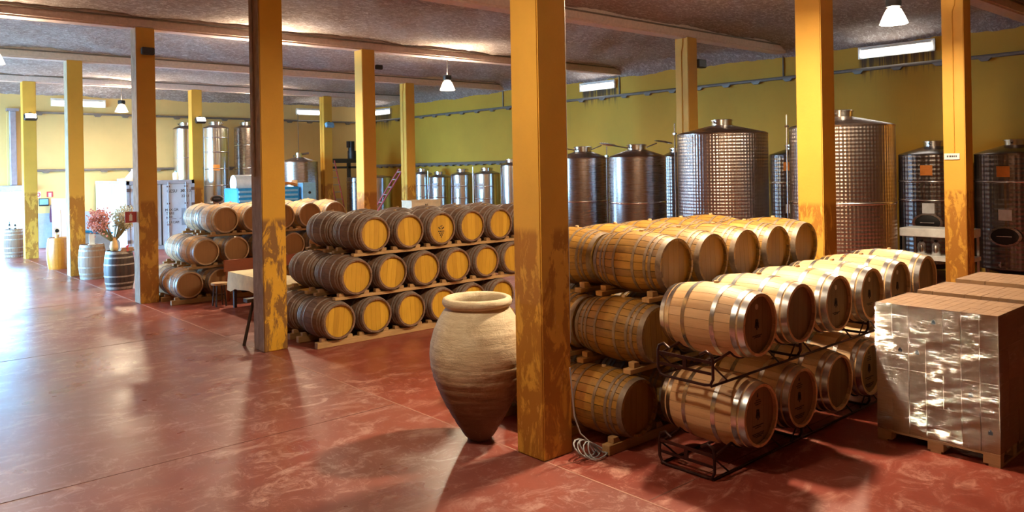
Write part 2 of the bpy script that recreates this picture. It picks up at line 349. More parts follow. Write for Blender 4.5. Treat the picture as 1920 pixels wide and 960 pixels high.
for i in range(5):
    for j in range(3):
        t = thing('column', cl_lab[i, j], 'column', (CX[j], BY[i], 0), 0, 'yellow columns of the hall'); COLS[i, j] = t
        bare = j == 0 and i in (1, 2, 3)  # bare side on the scuffed column; the next two share its grey-brown
        put('shaft', col_mesh(bare, ('column_spotted' if (i, j) == (1, 0) else 'column_paint', 'column_side_brown')), None, t)
        if (i, j) in ((0, 2), (1, 2), (3, 2), (4, 2)):
            put('conduit', MB().tube([(-.012, CW*.5, 3.0 if (i, j) == (0, 2) else 0.3), (-.012, CW*.5, 5.75), (-.012, CW*.38, 5.9), (-.012, CW*.38, HB)], .013), 'column_paint', t)
        if (i, j) == (0, 0): put('conduit', MB().tube([(CW+.008, .02, 1.1), (CW+.008, .02, HB)], .008), 'cable', t)
        if (i, j) == (1, 0): put('conduit', MB().tube([(-.012, CW*.6, 2.8), (-.012, CW*.6, HB)], .012), 'column_side_brown', t)
# ------------------------------------------------------------------ barrels
NS = 24; HL = .475
def prof(y, rb, rh): return rb-(rb-rh)*(abs(y)/HL)**2
def stave_into(mb, rb, rh, th0, seg=6, rnd=None, gap=.962):
    a = PI/NS*gap; rows = []
    for k in range(seg+1):
        y = -HL+2*HL*k/seg; R = prof(y, rb, rh); n = len(mb.v)
        for (t, rr) in ((-a, R-.0022), (0, R), (a, R-.0022), (a*.99, R-.026), (-a*.99, R-.026)):
            mb.v.append((rr*math.sin(th0+t), y, rr*math.cos(th0+t)))
        rows.append(n)
    f0 = len(mb.f)
    for A, B in zip(rows, rows[1:]):
        for q in range(5): mb.f.append((A+q, A+(q+1) % 5, B+(q+1) % 5, B+q))
    for R_ in (rows[0], rows[-1]): mb.f.append(tuple(R_+q for q in range(5)))
    if rnd is not None: mb.a += [rnd]*(len(mb.f)-f0)
def hoop_mesh(rb, rh, yc, wd, n=40):
    mb = MB(); rr = []
    for (y, e) in ((yc-wd/2, 0.0), (yc-wd/2, .004), (yc+wd/2, .004), (yc+wd/2, 0.0)):
        R = prof(y, rb, rh)+e-.001; i0 = len(mb.v); mb.v += [(R*math.sin(2*PI*k/n), y, R*math.cos(2*PI*k/n)) for k in range(n)]; rr.append(list(range(i0, i0+n)))
    for A, B in zip(rr, rr[1:]): mb.bridge(A, B)
    return mb.mesh('hoop', 50)
def head_board_meshes(R, nb=6):
    out = []; W = 2*R/nb
    for k in range(nb):
        x0, x1 = -R+k*W+.0012, -R+(k+1)*W-.0012
        pts = []
        for q in range(6): x = x0+(x1-x0)*q/5; pts.append((x, math.sqrt(max(1e-6, R*R-x*x))))
        poly = [(x, z) for x, z in pts]+[(x, -z) for x, z in reversed(pts)]
        out.append(MB().prism(poly, 0, .014).mesh('head_board', None))
    return out
class Kind: pass
def kind(key, rb, rh, wood, head, hoop, hoops, bung='bung'):
    K = Kind(); K.rb, K.rh, K.wood, K.head, K.hoop, K.bungm = rb, rh, wood, head, hoop, bung
    gp = .935 if key == 'old' else .965
    mb = MB(); stave_into(mb, rb, rh, 0, gap=gp); K.stave = mb.mesh('stave', 40); K.stave.materials.append(MT[wood])
    K.bodies = []
    for q in range(2):
        mb = MB()
        for k in range(NS): stave_into(mb, rb, rh, 2*PI*k/NS, 6, random.random(), gp)
        me = mb.mesh('staves', 40); me.materials.append(MT[wood]); K.bodies.append(me)
    K.hoops = []
    for (y, wd) in hoops:
        for s in (-1, 1):
            me = hoop_mesh(rb, rh, s*y, wd); me.materials.append(MT[hoop]); K.hoops.append(me)
    R = prof(HL-.04, rb, rh)-.02; K.R = R
    K.disc = MB().cyl((0, -.01, 0), (0, .01, 0), R+.012, n=28).mesh('head', 40); K.disc.materials.append(MT[head])
    K.back = MB().cyl((0, 0, 0), (0, .008, 0), R+.010, n=28).mesh('head', 40); K.back.materials.append(MT[head])
    K.boards = head_board_meshes(R)
    for me in K.boards: me.materials.append(MT[head])
    K.bung = MB().lathe([(.024, -.01), (.027, .012), (.022, .024)], 12).mesh('bung', 40); K.bung.materials.append(MT[bung])
    return K
KN = kind('new', .352, .292, 'oak_new', 'head_new', 'hoop_new', [(.445, .058), (.372, .05), (.165, .045)])
KO = kind('old', .343, .286, 'oak_old', 'head_old', 'hoop_old', [(.445, .06), (.345, .032), (.285, .032), (.135, .034)])
KB = kind('brown', .343, .284, 'oak_brown', 'head_yellow', 'hoop_brown', [(.445, .06), (.36, .035), (.30, .03), (.15, .034)])
KF = kind('far', .343, .284, 'oak_far', 'head_far', 'hoop_far', [(.445, .06), (.36, .04), (.16, .036)])
def barrel(K, label, x, y, z, detail, group, boards=True, upright=False, mark=None):
    """x, y, z: centre of the barrel; axis along Y; detail 2 = single staves"""
    t = thing('wine_barrel', label, 'barrel', (x, y, z-K.rb), 0, group)
    sp = random.uniform(0, 2*PI/NS)
    P = (0, 0, K.rb)
    if detail == 2:
        for k in range(NS): put('stave', K.stave, None, t, P, (0, 2*PI*k/NS, 0))
    else: put('staves', random.choice(K.bodies), None, t, P, (0, PI/2*random.randrange(4), 0))
    for me in (K.hoops if detail else K.hoops[:4]): put('hoop', me, None, t, P)
    hd = put('head', K.back if boards else K.disc, None, t, (0, -HL+.056, K.rb))
    if boards:
        ro = random.uniform(-.12, .12)
        for me in K.boards: put('head_board', me, None, hd, (0, -.0145, 0), (0, ro, 0))
    put('head', K.disc, None, t, (0, HL-.045, K.rb))
    put('bung', K.bung, None, t, (0, 0, 2*K.rb-.006))
    if mark: mark(hd if boards else t, K)
    return t
def disc_into(mb, x, z, r, n=10, y0=-.0175, y1=-.0135): mb.prism([(x+r*math.cos(2*PI*k/n), z+r*math.sin(2*PI*k/n)) for k in range(n)], y0, y1)
def bar_into(mb, x0, z0, x1, z1, wd, y0=-.0175, y1=-.0135):
    d = Vector((x1-x0, z1-z0)); n = Vector((-d.y, d.x)).normalized()*wd/2
    mb.prism([(x0+n.x, z0+n.y), (x1+n.x, z1+n.y), (x1-n.x, z1-n.y), (x0-n.x, z0-n.y)], y0, y1)
def grape_mark(par, K):
    mb = MB()
    for r_, cnt in enumerate((4, 3, 2, 1)):
        for q in range(cnt): disc_into(mb, (q-(cnt-1)/2)*.036, -.055-r_*.034, .013)
    bar_into(mb, -.06, .02, -.02, -.015, .02); bar_into(mb, .06, .02, .02, -.015, .02); bar_into(mb, 0, .04, 0, -.03, .008); bar_into(mb, -.03, .035, .03, .045, .01)
    put('grape_emblem', mb.mesh('grape_emblem'), 'ink', par)['label'] = 'black grape emblem'
def cask_mark(full):
    def f(par, K):
        mb = MB(); disc_into(mb, 0, .005, .022, 12); bar_into(mb, -.028, -.03, -.012, .045, .016); bar_into(mb, .026, -.035, .012, .045, .016); bar_into(mb, -.02, .045, .022, .04, .012); bar_into(mb, -.03, -.005, .03, .01, .012); bar_into(mb, 0, -.05, 0, -.01, .014)
        put('emblem', mb.mesh('emblem'), 'ink', par)['label'] = 'small black emblem'
        mb = MB()
        for zt, w_ in ((-.105, .075), (-.12, .045)) if not full else ((.135, .03), (.115, .055), (.095, .04), (-.10, .09), (-.118, .05), (-.175, .10), (-.192, .085), (-.207, .05)):
            x = -w_
            while x < w_: bw = random.uniform(.006, .016); bar_into(mb, x, zt+random.uniform(-.003, .003), x+bw, zt+random.uniform(-.003, .003), .008); x += bw+.006
        if full: mb.prism([(-.012, .165), (.012, .165), (0, .205)], -.0175, -.0135)
        put('brand_lettering', mb.mesh('brand_lettering'), 'ink', par)
        if not full:
            mb = MB(); disc_into(mb, .0, .165, .027, 16); put('round_sticker', mb.mesh('round_sticker'), 'pale_mark', par)
    return f
# ---- wooden racks
rail_cache = {}
def rack(label, x0, x1, yrails, z0, z1, centers, rb, zc, mat='rail_wood', group=None):
    t = thing('barrel_rack', label, 'rack', (x0, yrails[0], z0), 0, group)
    L = x1-x0
    for y in yrails:
        me = MB().box(0, L, -.05, .05, 0, z1-z0).mesh('rail', None, .006)
        rl = put('rail', me, mat, t, (0, y-yrails[0], 0))
        for c in centers:
            for s in (-1, 1):
                # wedge chock hugging the barrel on each side
                dx = .20; zz = zc-math.sqrt(max(.01, (rb-.02)**2-dx*dx))-z1
                hgt = max(.03, min(.075, zz-.008))
                cm = MB().prism([(-.055, 0), (.055, 0), (.055 if s > 0 else .02, hgt), (-.02 if s > 0 else -.055, hgt)], -.04, .04).mesh('chock', None, .004)
                put('chock', cm, mat, t, (c+s*(dx+.03)-x0, y-yrails[0], z1-z0))
    return t
def stack(K, nm, X1, n1, pitch, YH, zc, ncols, detail_of, group, boards_of, marks={}, tier_names=('bottom', 'middle', 'top')):
    """X1: x of the first barrel of each tier; two barrels deep"""
    dy = .985
    for l in range(3):
        cs = [X1[l]+pitch*k for k in range(ncols[l])]
        for k, x in enumerate(cs):
            for d in range(2):
                lab = f'{nm[0]} barrel, {tier_names[l]} tier of {nm[1]}, {"front" if d == 0 else "back"} row, {ORD[k]} from left'
                barrel(K, lab, x, YH+HL+d*dy+random.uniform(-.008, .008), zc[l], detail_of(l, k, d), group, boards_of(l, k, d), mark=marks.get((l, k, d)))
        rf = K.rb-(K.rb-K.rh)*(.33/HL)**2
        z1 = zc[l]-rf-.004; z0 = 0 if l == 0 else zc[l-1]+rf+.004
        ys = [YH+HL-.33, YH+HL+.33, YH+HL+dy-.33, YH+HL+dy+.33]
        rack(f'wooden rack rails under the {tier_names[l]} tier of {nm[1]}', cs[0]-.36, cs[-1]+.36, ys, z0, z1, cs, K.rb, zc[l], group='wooden barrel racks')
# right stack (old golden barrels behind the front column)
stack(KO, ('golden old oak', 'right stack'), (6.20, 6.54, 6.86), None, .69, 5.13, (.42, 1.112, 1.804), (6, 6, 5),
      lambda l, k, d: 2 if (l == 2 or k == 0 or (k == 1 and d == 0)) else 1, 'old barrels of the right stack', lambda l, k, d: d == 0 and (l == 2 or k < 2))
# middle stack
stack(KB, ('dark brown oak', 'middle stack'), (6.33, 6.66, 7.02), None, .70, 11.46, (.42, 1.108, 1.796), (6, 6, 6),
      lambda l, k, d: 1, 'dark barrels of the middle stack', lambda l, k, d: d == 0 and k < 6, {(2, 2, 0): grape_mark})
# far stack
stack(KF, ('pale weathered oak', 'far stack'), (6.05, 6.42, 6.87), None, .69, 17.56, (.42, 1.108, 1.796), (6, 6, 5),
      lambda l, k, d: 1, 'pale barrels of the far stack', lambda l, k, d: d == 0 and l == 2)
# ---- new barrels on steel racks
def arc(c, r, a0, a1, n, y): return [(c[0]+r*math.cos(a0+(a1-a0)*k/n), y, c[1]+r*math.sin(a0+(a1-a0)*k/n)) for k in range(n+1)]
XN = [6.58+.785*k for k in range(6)]; YN = 4.455
rack_me = {}
def steel_rack(label, xa, z):
    t = thing('barrel_rack', label, 'rack', (xa, YN, z), 0, 'steel barrel racks'); Wd = .785
    y0, y1 = -.31, .31; xe = (-.53, Wd+.248)
    if not rack_me:
        for i, x in enumerate(xe):
            s = 1 if i == 0 else -1
            # end loop: two posts joined below, curling over at the top
            pts = [(x, y0+.14, .285), (x, y0+.07, .325), (x, y0+.015, .30), (x, y0, .25), (x, y0, .08), (x, y0+.03, .025), (x, y0+.09, .014), (x, y1-.09, .014), (x, y1-.03, .025), (x, y1, .08), (x, y1, .25), (x, y1-.015, .30), (x, y1-.07, .325), (x, y1-.14, .285)]
            rack_me['end_loop%d' % i] = MB().tube(pts, .014, 8).mesh('end_loop', 60)
            rack_me['end_bar%d' % i] = MB().box(x-.006, x+.006, y0, y1, .215, .245).box(x-.006, x+.006, y0, y1, .115, .14).box(x-.008, x+.008, -.02, .02, .12, .24).mesh('end_bar')
        for i, y in enumerate((y0+.02, y1-.02)):
            pts = [(xe[0], y, .215)]
            for c in (0, Wd):
                R = .315; pts += [(c+(R+.016)*math.sin(a), y, .522-(R+.016)*math.cos(a)) for a in [math.radians(q) for q in range(-42, 43, 12)]]
            pts += [(xe[1], y, .27)]
            rack_me['cradle%d' % i] = MB().tube(pts, .013, 8).mesh('cradle', 60)
            rack_me['lower_rail%d' % i] = MB().tube([(xe[0], y, .014), (xe[1], y, .014)], .013, 8).mesh('lower_rail', 60)
            for q_, xx in enumerate((xe[0], Wd/2, xe[1])): rack_me['brace%d%d' % (i, q_)] = MB().tube([(xx+(.26 if xx < Wd else -.2), y, .016), (xx+(.02 if xx < Wd else -.02), y, .20)], .009, 6).mesh('brace', 60)
    for k, me in rack_me.items(): put(me.name.split('.')[0], me, 'steel_rack', t)
TN = ('bottom', 'top')
for l in range(2):
    for g in range(3): steel_rack(f'dark steel rack under the {TN[l]} tier of new barrels, {ORD[g]} from left', XN[2*g], .848*l)
    for k, x in enumerate(XN):
        barrel(KN, f'new pale oak barrel with bright steel hoops, {TN[l]} tier, {ORD[k]} from left', x, YN+random.uniform(-.012, .012),   .522+.848*l, 2 if (l == 1 or k < 3) else 1, 'new barrels on steel racks', l == 1 or k < 4,
               mark=cask_mark(l == 0) if (l, k) not in ((1, 1), (0, 2)) and k < 5 else None)
# ------------------------------------------------------------------ clay jar
JX, JY = 5.24, 6.53
t = thing('clay_jar', 'huge pale clay jar with thick rim standing behind the front column', 'jar', (JX, JY, 0))
pr = [(.11, 0), (.13, .012), (.165, .06), (.255, .20), (.345, .36), (.425, .53), (.48, .68), (.510, .82), (.517, .93), (.505, 1.04), (.470, 1.17), (.415, 1.29), (.362, 1.375), (.335, 1.405), (.335, 1.42), (.355, 1.425), (.37, 1.445), (.374, 1.475), (.362, 1.505), (.335, 1.518), (.308, 1.505), (.292, 1.47), (.285, 1.42), (.34, 1.33), (.42, 1.18), (.46, 1.0), (.46, .8), (.38, .5), (.2, .2), (.05, .12)]
P2 = []
for (a, b), (c_, d) in zip(pr[:12], pr[1:13]):
    for q in range(6): z = b+(d-b)*q/6; rr = a+(c_-a)*q/6; P2.append((rr-.007*(math.sin(z*62) > .7)*(z < .93), z))
P2 += pr[12:]
put('body', MB().lathe(P2[:-18], 56, cap=True).mesh('body', 50) if False else MB().lathe(P2, 56).mesh('body', 55), 'jar_clay', t)
for z, r_ in ((.86, .516), (.70, .489), (.55, .436), (.40, .367)):
    pass
# ------------------------------------------------------------------ carton pallets
def pallet_parts(t, lx, ly):
    p = put('pallet', MB().box(0, lx, 0, .1, 0, .022).box(0, lx, ly/2-.05, ly/2+.05, 0, .022).box(0, lx, ly-.1, ly, 0, .022), 'pallet_wood', t)
    for x in (0, lx/2-.05, lx-.1):
        for y in (0, ly/2-.07, ly-.145): put('block', MB().box(x, x+.1, y, y+.145, .022, .10), 'pallet_wood', p)
    for k in range(5): x = (lx-.12)*k/4; put('deck_board', MB().box(x, x+.12, 0, ly, .10, .122), 'pallet_wood', p)
cart_me = {}
def carton_mesh(a, b, c):
    mb = MB().box(.0012, a-.0012, .0012, b-.0012, .0008, c-.003)
    mb.box(.002, a-.002, .002, b/2-.0015, c-.003, c); mb.box(.002, a-.002, b/2+.0015, b-.002, c-.003, c)
    return mb.mesh('carton')
def wrapped_pallet(label, x, y, full):
    lx, ly, nx, ny, nz = .84, 1.13, 3, 7, 4; H = 1.295; z0 = .124
    t = thing('wrapped_pallet', label, 'pallet', (x, y, 0), 0, 'carton pallets wrapped in film'); pallet_parts(t, lx, ly)
    a, b, c = lx/nx, ly/ny, H/nz; key = 'c'
    if key not in cart_me: cart_me[key] = carton_mesh(a, b, c)
    for k in range(nz):
        for j in range(ny):
            for i in range(nx):
                if k < nz-1 and 0 < i < nx-1 and 0 < j < ny-1: continue
                o = put('carton', cart_me[key], 'carton', t, (a*i+random.uniform(-.002, .002), b*j+random.uniform(-.002, .002), z0+c*k))
                if full and i == 0 and random.random() < .35:
                    mb = MB(); s = .02; mb.box(-.0015, .0, b/2-s, b/2+s, .19-s, .19+s*.6).box(-.0015, 0, b/2-s*.5, b/2+s*.5, .19+s*.6, .19+s*1.3)
                    put('emblem', mb.mesh('emblem'), 'ink', o)
    # film: wrinkled skin round the four sides, folded a little over the top
    mb = MB(); per = []; n1, n2, nv = 26, 34, 30; e = .008
    for k in range(n2): per.append((-e, -e+(ly+2*e)*k/n2, -1, 0))
    for k in range(n1): per.append((-e+(lx+2*e)*k/n1, ly+e, 0, 1))
    for k in range(n2): per.append((lx+e, ly+e-(ly+2*e)*k/n2, 1, 0))
    for k in range(n1): per.append((lx+e-(lx+2*e)*k/n1, -e, 0, -1))
    n = len(per)
    for v in range(nv+1):
        z = .05+(z0+H+.004-.05)*v/nv
        for (px, py, ax, ay) in per:
            d = .001*random.random()+.002*math.sin(z*31+py*9+px*7); pull = .015*max(0, (.13-z)/.08) if z < .13 else 0
            mb.v.append((px+ax*(d-pull), py+ay*(d-pull), z))
    for (px, py, ax, ay) in per: mb.v.append((min(max(px, .045), lx-.045), min(max(py, .045), ly-.045), z0+H+.004+.003*random.random()))
    for v in range(nv+1):
        for k in range(n): mb.f.append((v*n+k, v*n+(k+1) % n, (v+1)*n+(k+1) % n, (v+1)*n+k))
    put('stretch_film', mb.mesh('stretch_film', 20), 'stretch_film', t)['label'] = 'clear wrinkled stretch film'
wrapped_pallet('film-wrapped pallet of brown cartons nearest the camera at right', 8.20, 2.49, True)
wrapped_pallet('second film-wrapped carton pallet, behind the nearest one', 9.27, 2.49, False)
wrapped_pallet('third film-wrapped carton pallet, next to the signed column', 10.42, 2.49, False)
# ------------------------------------------------------------------ tanks
def tank(label, x, y, r, ztop, mat, cone=.16, legs=.45, face=None, lid=True, rings=(), orange=None, white=None, manway=None, group='steel tanks', pipe=None, lid_open=False, feet=True):
    t = thing('steel_tank', label, 'tank', (x, y, 0), 0, group); n = 56
    put('body', MB().lathe([(r*.25, legs-.18 if legs > .2 else legs), (r, legs), (r, ztop)], n, uv=True).mesh('body', 40), mat, t)
    put('roof', MB().lathe([(r*1.004, ztop-.02), (r*1.006, ztop+.005), (r*.97, ztop+.03), (.24, ztop+cone), (.02, ztop+cone+.01)], n).mesh('roof', 30), 'steel_plain' if mat != 'steel_dark' else 'steel_dark', t)
    if lid:
        ld = put('hatch', MB().lathe([(.23, ztop+cone-.03), (.23, ztop+cone+.10)], 28).lathe([(.25, ztop+cone+.10), (.25, ztop+cone+.125), (.2, ztop+cone+.14)], 28).mesh('hatch', 40), 'steel_bright', t)
        put('clamp', MB().cyl((.25, .0, ztop+cone+.05), (.33, 0, ztop+cone+.09), .02, n=8).cyl((-.25, 0, ztop+cone+.05), (-.31, 0, ztop+cone+.08), .02, n=8), 'steel_bright', ld)
        if lid_open:
            for s, dz in ((-1, .16), (1, .10)):
                L = MB().lathe([(.02, 0), (.22, .01), (.235, .03), (.2, .045), (.03, .06)], 28).mesh('open_cover', 40)
                put('open_cover', L, 'steel_bright', t, (-.66*s*s*.72*s, .66*.69*s, ztop+cone+dz), (.12, .1, 0))
                put('cover_arm', MB().tube([(-.22*.72*s, .22*.69*s, ztop+cone+.05), (-.5*.72*s, .5*.69*s, ztop+cone+dz)], .014), 'steel_bright', t)
    for zr in rings: put('weld_band', MB().lathe([(r, zr-.025), (r+.012, zr-.015), (r+.012, zr+.015), (r, zr+.025)], n, cap=False).mesh('weld_band', 60), 'steel_bright', t)
    if legs > .2 and feet:
        for k in range(4):
            a = PI/4+k*PI/2; put('leg', MB().cyl((r*.8*math.cos(a), r*.8*math.sin(a), 0), (r*.8*math.cos(a), r*.8*math.sin(a), legs), .05, n=10).cyl((r*.8*math.cos(a), r*.8*math.sin(a), 0), (r*.8*math.cos(a), r*.8*math.sin(a), .02), .09, n=10), 'steel_plain', t)
    fa = math.atan2(-y, -x) if face is None else face
    def on(a, zc, w_, h_, name, mt, dep=.006):
        mb = MB(); nseg = 5; i0 = 0
        for e in (0, dep):
            for q in range(nseg+1):
                aa = a-w_/2/r+w_/r*q/nseg
                for zz_ in (zc-h_/2, zc+h_/2): mb.v.append(((r+.002+e)*math.cos(aa), (r+.002+e)*math.sin(aa), zz_))
        m_ = 2*(nseg+1)
        for q in range(nseg):
            i = 2*q; mb.f += [(i, i+1, i+3, i+2), (m_+i, m_+i+2, m_+i+3, m_+i+1), (i, i+2, m_+i+2, m_+i), (i+1, m_+i+1, m_+i+3, i+3)]
        mb.f += [(0, m_, m_+1, 1), (2*nseg, 2*nseg+1, m_+2*nseg+1, m_+2*nseg)]
        return put(name, mb.mesh(name, 40), mt, t)
    if orange: on(fa-orange[0], orange[1], .26, .24, 'orange_label', 'orange_label')
    if white: on(fa-white[0], white[1], .26, .24, 'white_label', 'white_label')
    if manway:
        a, zc, rx, rz_ = fa-manway[0], manway[1], manway[2], manway[3]; d = Vector((math.cos(a), math.sin(a), 0)); tn = Vector((-d.y, d.x, 0))
        def oval(k, e): return [tuple(d*(r+e)+tn*(k*rx*math.cos(2*PI*q/24))+Vector((0, 0, zc+k*rz_*math.sin(2*PI*q/24)))) for q in range(24)]
        mb = MB(); rr = []
        for k, e in ((1.1, -.06), (1.1, .045), (.92, .05), (.90, .03)): i0 = len(mb.v); mb.v += oval(k, e); rr.append(list(range(i0, i0+24)))
        for A, B in zip(rr, rr[1:]): mb.bridge(A, B)
        mw = put('manway', mb.mesh('manway', 40), 'steel_plain', t)
        mb = MB(); mb.v += oval(.9, .03)+oval(.5, .045); mb.bridge(list(range(24)), list(range(24, 48))); mb.f.append(tuple(range(24, 48)))
        put('manway_door', mb.mesh('manway_door', 40), 'black', mw)
        e0 = d*(r+.075)+Vector((0, 0, zc)); put('wheel', MB().tube([tuple(e0-tn*rx*.5), tuple(e0+tn*rx*.5)], .012), 'steel_bright', mw)
    va = fa-.35; vd = Vector((math.cos(va), math.sin(va), 0)); vz = max(legs+.12, .3)
    put('valve', MB().cyl(tuple(vd*(r-.03)+Vector((0, 0, vz))), tuple(vd*(r+.14)+Vector((0, 0, vz))), .03, n=10).cyl(tuple(vd*(r+.10)+Vector((0, 0, vz-.05))), tuple(vd*(r+.10)+Vector((0, 0, vz+.07))), .018, n=8), 'steel_bright', t)
    if pipe:
        a = fa+pipe; d = Vector((math.cos(a), math.sin(a), 0)); q = d*(r+.05)
        put('level_tube', MB().tube([(q.x, q.y, legs+.2), (q.x, q.y, ztop+.28)], .016), 'steel_bright', t)
        put('tube_bracket', MB().box(q.x-.03, q.x+.03, q.y-.03, q.y+.03, ztop+.02, ztop+.06), 'steel_bright', t)
    return t
tank('wide dimpled steel tank behind the right barrel stack', 15.40, 10.20, 1.0, 3.53, 'steel_dimple', .2, .3, rings=(.7, 1.55), pipe=-1.5)
tank('tall bright dimpled tank behind yellow column and new barrels', 15.55, 7.50, 1.0, 3.57, 'steel_dimple', .2, .3, rings=(.6, 2.05), pipe=-1.35)
tank('plain brown-grey tank with two open covers, behind the right barrel stack', 15.2, 12.52, .69, 3.06, 'steel_plain', .18, .3, rings=(1.95,), pipe=-1.5, lid_open=True)
tank('plain tank with open cover beside the large front column', 15.2, 14.35, .68, 3.06, 'steel_plain', .18, .3, rings=(1.95,), lid_open=True)
tank('dark tank with orange label between the two dimpled tanks', 20.4, 11.2, .66, 3.06, 'steel_dark', .16, .4, orange=(.22, 2.75), white=(.15, 1.6), rings=(2.3,), manway=(.05, 1.15, .24, .18))
tank('dark tank with orange and white labels beside signed column', 20.4, 7.52, .79, 2.99, 'steel_dark', .2, .4, orange=(.22, 2.62), white=(.18, 1.72), manway=(.20, 1.38, .30, .2), rings=(2.35, 1.9))
tank('dark tank at right edge with oval manway and white label', 20.4, 5.78, .82, 2.97, 'steel_dark', .2, .4, orange=(.30, 2.58), white=(.27, 1.62), manway=(.27, 1.15, .30, .2), rings=(2.35,))
tank('narrow dark tank partly hidden left of wide dimpled tank', 20.3, 15.1, .5, 3.1, 'steel_dark', .14, .4)
tank('dark tank half hidden behind the tall bright tank', 20.4, 9.35, .7, 3.0, 'steel_dark', .16, .4)
tank('tall slim far tank with blue sheen and round manway', 12.55, 33.0, .51, 4.70, 'steel_bright', .14, .4, rings=(1.6, 2.3, 3.0, 3.7, 4.3), manway=(0, 1.75, .24, .14), orange=(0, 3.05))
tank('tall pale tank behind far column above the container', 11.75, 34.35, .48, 4.72, 'steel_bright', .14, .4, rings=(2.5, 3.5))
tank('tall dark slim tank beside the scuffed column', 14.12, 33.6, .52, 4.75, 'steel_plain', .14, .4, rings=(3.0, 4.0))
tk = tank('dark conical-topped mixing tank behind the blue machine', 15.4, 31.2, .80, 3.22, 'steel_plain', .20, .4, lid=False, orange=(.25, 2.35))
put('agitator', MB().cyl((0, 0, 3.40), (0, 0, 3.62), .14, n=16).cyl((.05, 0, 3.55), (.42, -.1, 3.60), .05, n=10).box(-.22, .1, -.08, .08, 3.44, 3.52), 'steel_bright', tk)
put('cable', MB().tube([(0, 0, 3.6), (0, .02, 5.3)], .012), 'dark_metal', tk)
tank('low brown tank under the steel platform', 18.25, 31.2, .50, 2.48, 'steel_plain', .05, .4, lid=False, rings=(.9, 2.3))
tank('low blue-lit tank behind the red ladder', 20.1, 32.5, .69, 2.46, 'steel_bright', .1, .4, lid=False)
smt = ['slim small tank next to the orange column', 'small tank with cream label, second in the far row', 'small tank with cream label in the middle of the far row', 'small tank with cream label near end of far row', 'taller narrow tank closing the far row at the large column']
for k, (y, r_, zt) in enumerate(((29.15, .42, 2.60), (27.86, .48, 2.46), (26.25, .50, 2.56), (24.64, .52, 2.60), (23.1, .45, 2.92))):
    tank(smt[k], 20.4, y, r_, zt, 'steel_bright', .12, .4, rings=(.75, 1.15, 1.6, 2.1) if k < 4 else (), white=(.5, 2.1) if 0 < k < 4 else None, group='small tanks in the far row', pipe=-1.45 if k in (1, 3) else None)
# ------------------------------------------------------------------ lamps
def pendant(label, x, y, ztop, zl, lens, watts, link=True):
    t = thing('pendant_lamp', label, 'lamp', (x, y, zl), 0, 'bell pendant lamps')
    put('cord', MB().tube([(0, 0, .46), (0, 0, ztop-zl)], .008, 6), 'dark_metal', t)
    put('ballast', MB().lathe([(.05, .28), (.12, .30), (.13, .36), (.12, .44), (.03, .46)], 20).mesh('ballast', 40), 'black', t)
    put('shade', MB().lathe([(.085, .28), (.12, .25), (.17, .15), (.22, .03), (.235, .0), (.228, .0), (.212, .03), (.16, .15), (.11, .25), (.08, .27)], 32, cap=False).mesh('shade', 60), 'lamp_shade', t)
    put('lens', MB().lathe([(.22, .012), (.21, .004), (.1, -.006), (.005, -.01)], 32, cap=False).mesh('lens', 60), lens, t)
    if watts:
        l = bpy.data.lights.new('lamp_light', 'AREA'); l.shape = 'DISK'; l.size = .36; l.energy = watts; l.color = WARM
        o = bpy.data.objects.new('lamp_light', l); C.objects.link(o); o.parent = t; o.location = (0, 0, -.05)
        l = bpy.data.lights.new('bulb_light', 'POINT'); l.shadow_soft_size = .06; l.energy = watts*.4; l.color = WARM
        l2 = bpy.data.lights.new('added_uplight', 'AREA'); l2.shape = 'DISK'; l2.size = .2; l2.energy = watts*.6; l2.color = WARM  # extra light added above the opaque ballast to brighten the ceiling
        o = bpy.data.objects.new('added_uplight', l2); C.objects.link(o); o.parent = t; o.location = (0, 0, .475); o.rotation_euler = (PI, 0, 0)
        o = bpy.data.objects.new('bulb_light', l); C.objects.link(o); o.parent = t; o.location = (0, 0, .16)
for (x, y, zl, lens, on, lab) in ((13.95, 5.76, 5.23, 'lens_on', .9, 'lit pendant lamp hanging near the right wall above tanks'), (8.11, 5.70, 5.18, 'lens_on', 1.35, 'pendant lamp hanging over the right barrel stack, out of sight above'),
        (3.0, 5.35, 5.18, 'lens_on', .30, 'pendant lamp over the aisle, out of sight above'), (13.94, 18.59, 5.16, 'lens_dim', .8, 'pendant lamp hanging above the middle stack'), (8.46, 31.42, 5.15, 'lens_dim', .7, 'pendant lamp far left in front of back wall'),
        (8.3, 18.59, 5.16, 'lens_dim', .8, 'pendant lamp over the far stack behind the scuffed column'), (2.62, 18.59, 5.12, 'lens_dim', .3, 'pendant lamp at the left edge of the picture'), (13.85, 31.42, 5.15, 'lens_dim', .3, 'pendant lamp at back hidden behind the scuffed column')):
    pendant(lab, x, y, HB, zl, lens, LAMP_W*on)
def tube_light(label, loc, rz, L, on=True):
    t = thing('tube_light', label, 'light fixture', loc, rz, 'wall tube lights')   # local: length along x, faces -y
    put('housing', MB().box(-L/2, L/2, 0, .10, -.14, .14).mesh('housing', None, .015), 'white_paint', t)
    put('rim', MB().box(-L/2-.02, L/2+.02, -.02, .0, -.16, -.12).box(-L/2-.02, L/2+.02, -.02, 0, .12, .16).box(-L/2-.02, -L/2+.03, -.02, 0, -.12, .12).box(L/2-.03, L/2+.02, -.02, 0, -.12, .12), 'white_paint', t)
    put('tube', MB().cyl((-L/2+.08, -.03, -.04), (L/2-.08, -.03, -.04), .045, n=12), 'tube_on', t)
    put('tube', MB().cyl((-L/2+.08, -.02, .08), (L/2-.08, -.02, .08), .02, n=10), 'white_paint', t)
tube_light('long wall tube light above dark stains near right edge', (XR-.115, 8.88, 5.83), -PI/2, 1.95)
tube_light('wall tube light beside the large front column', (XR-.115, 19.6, 5.80), -PI/2, 1.7)
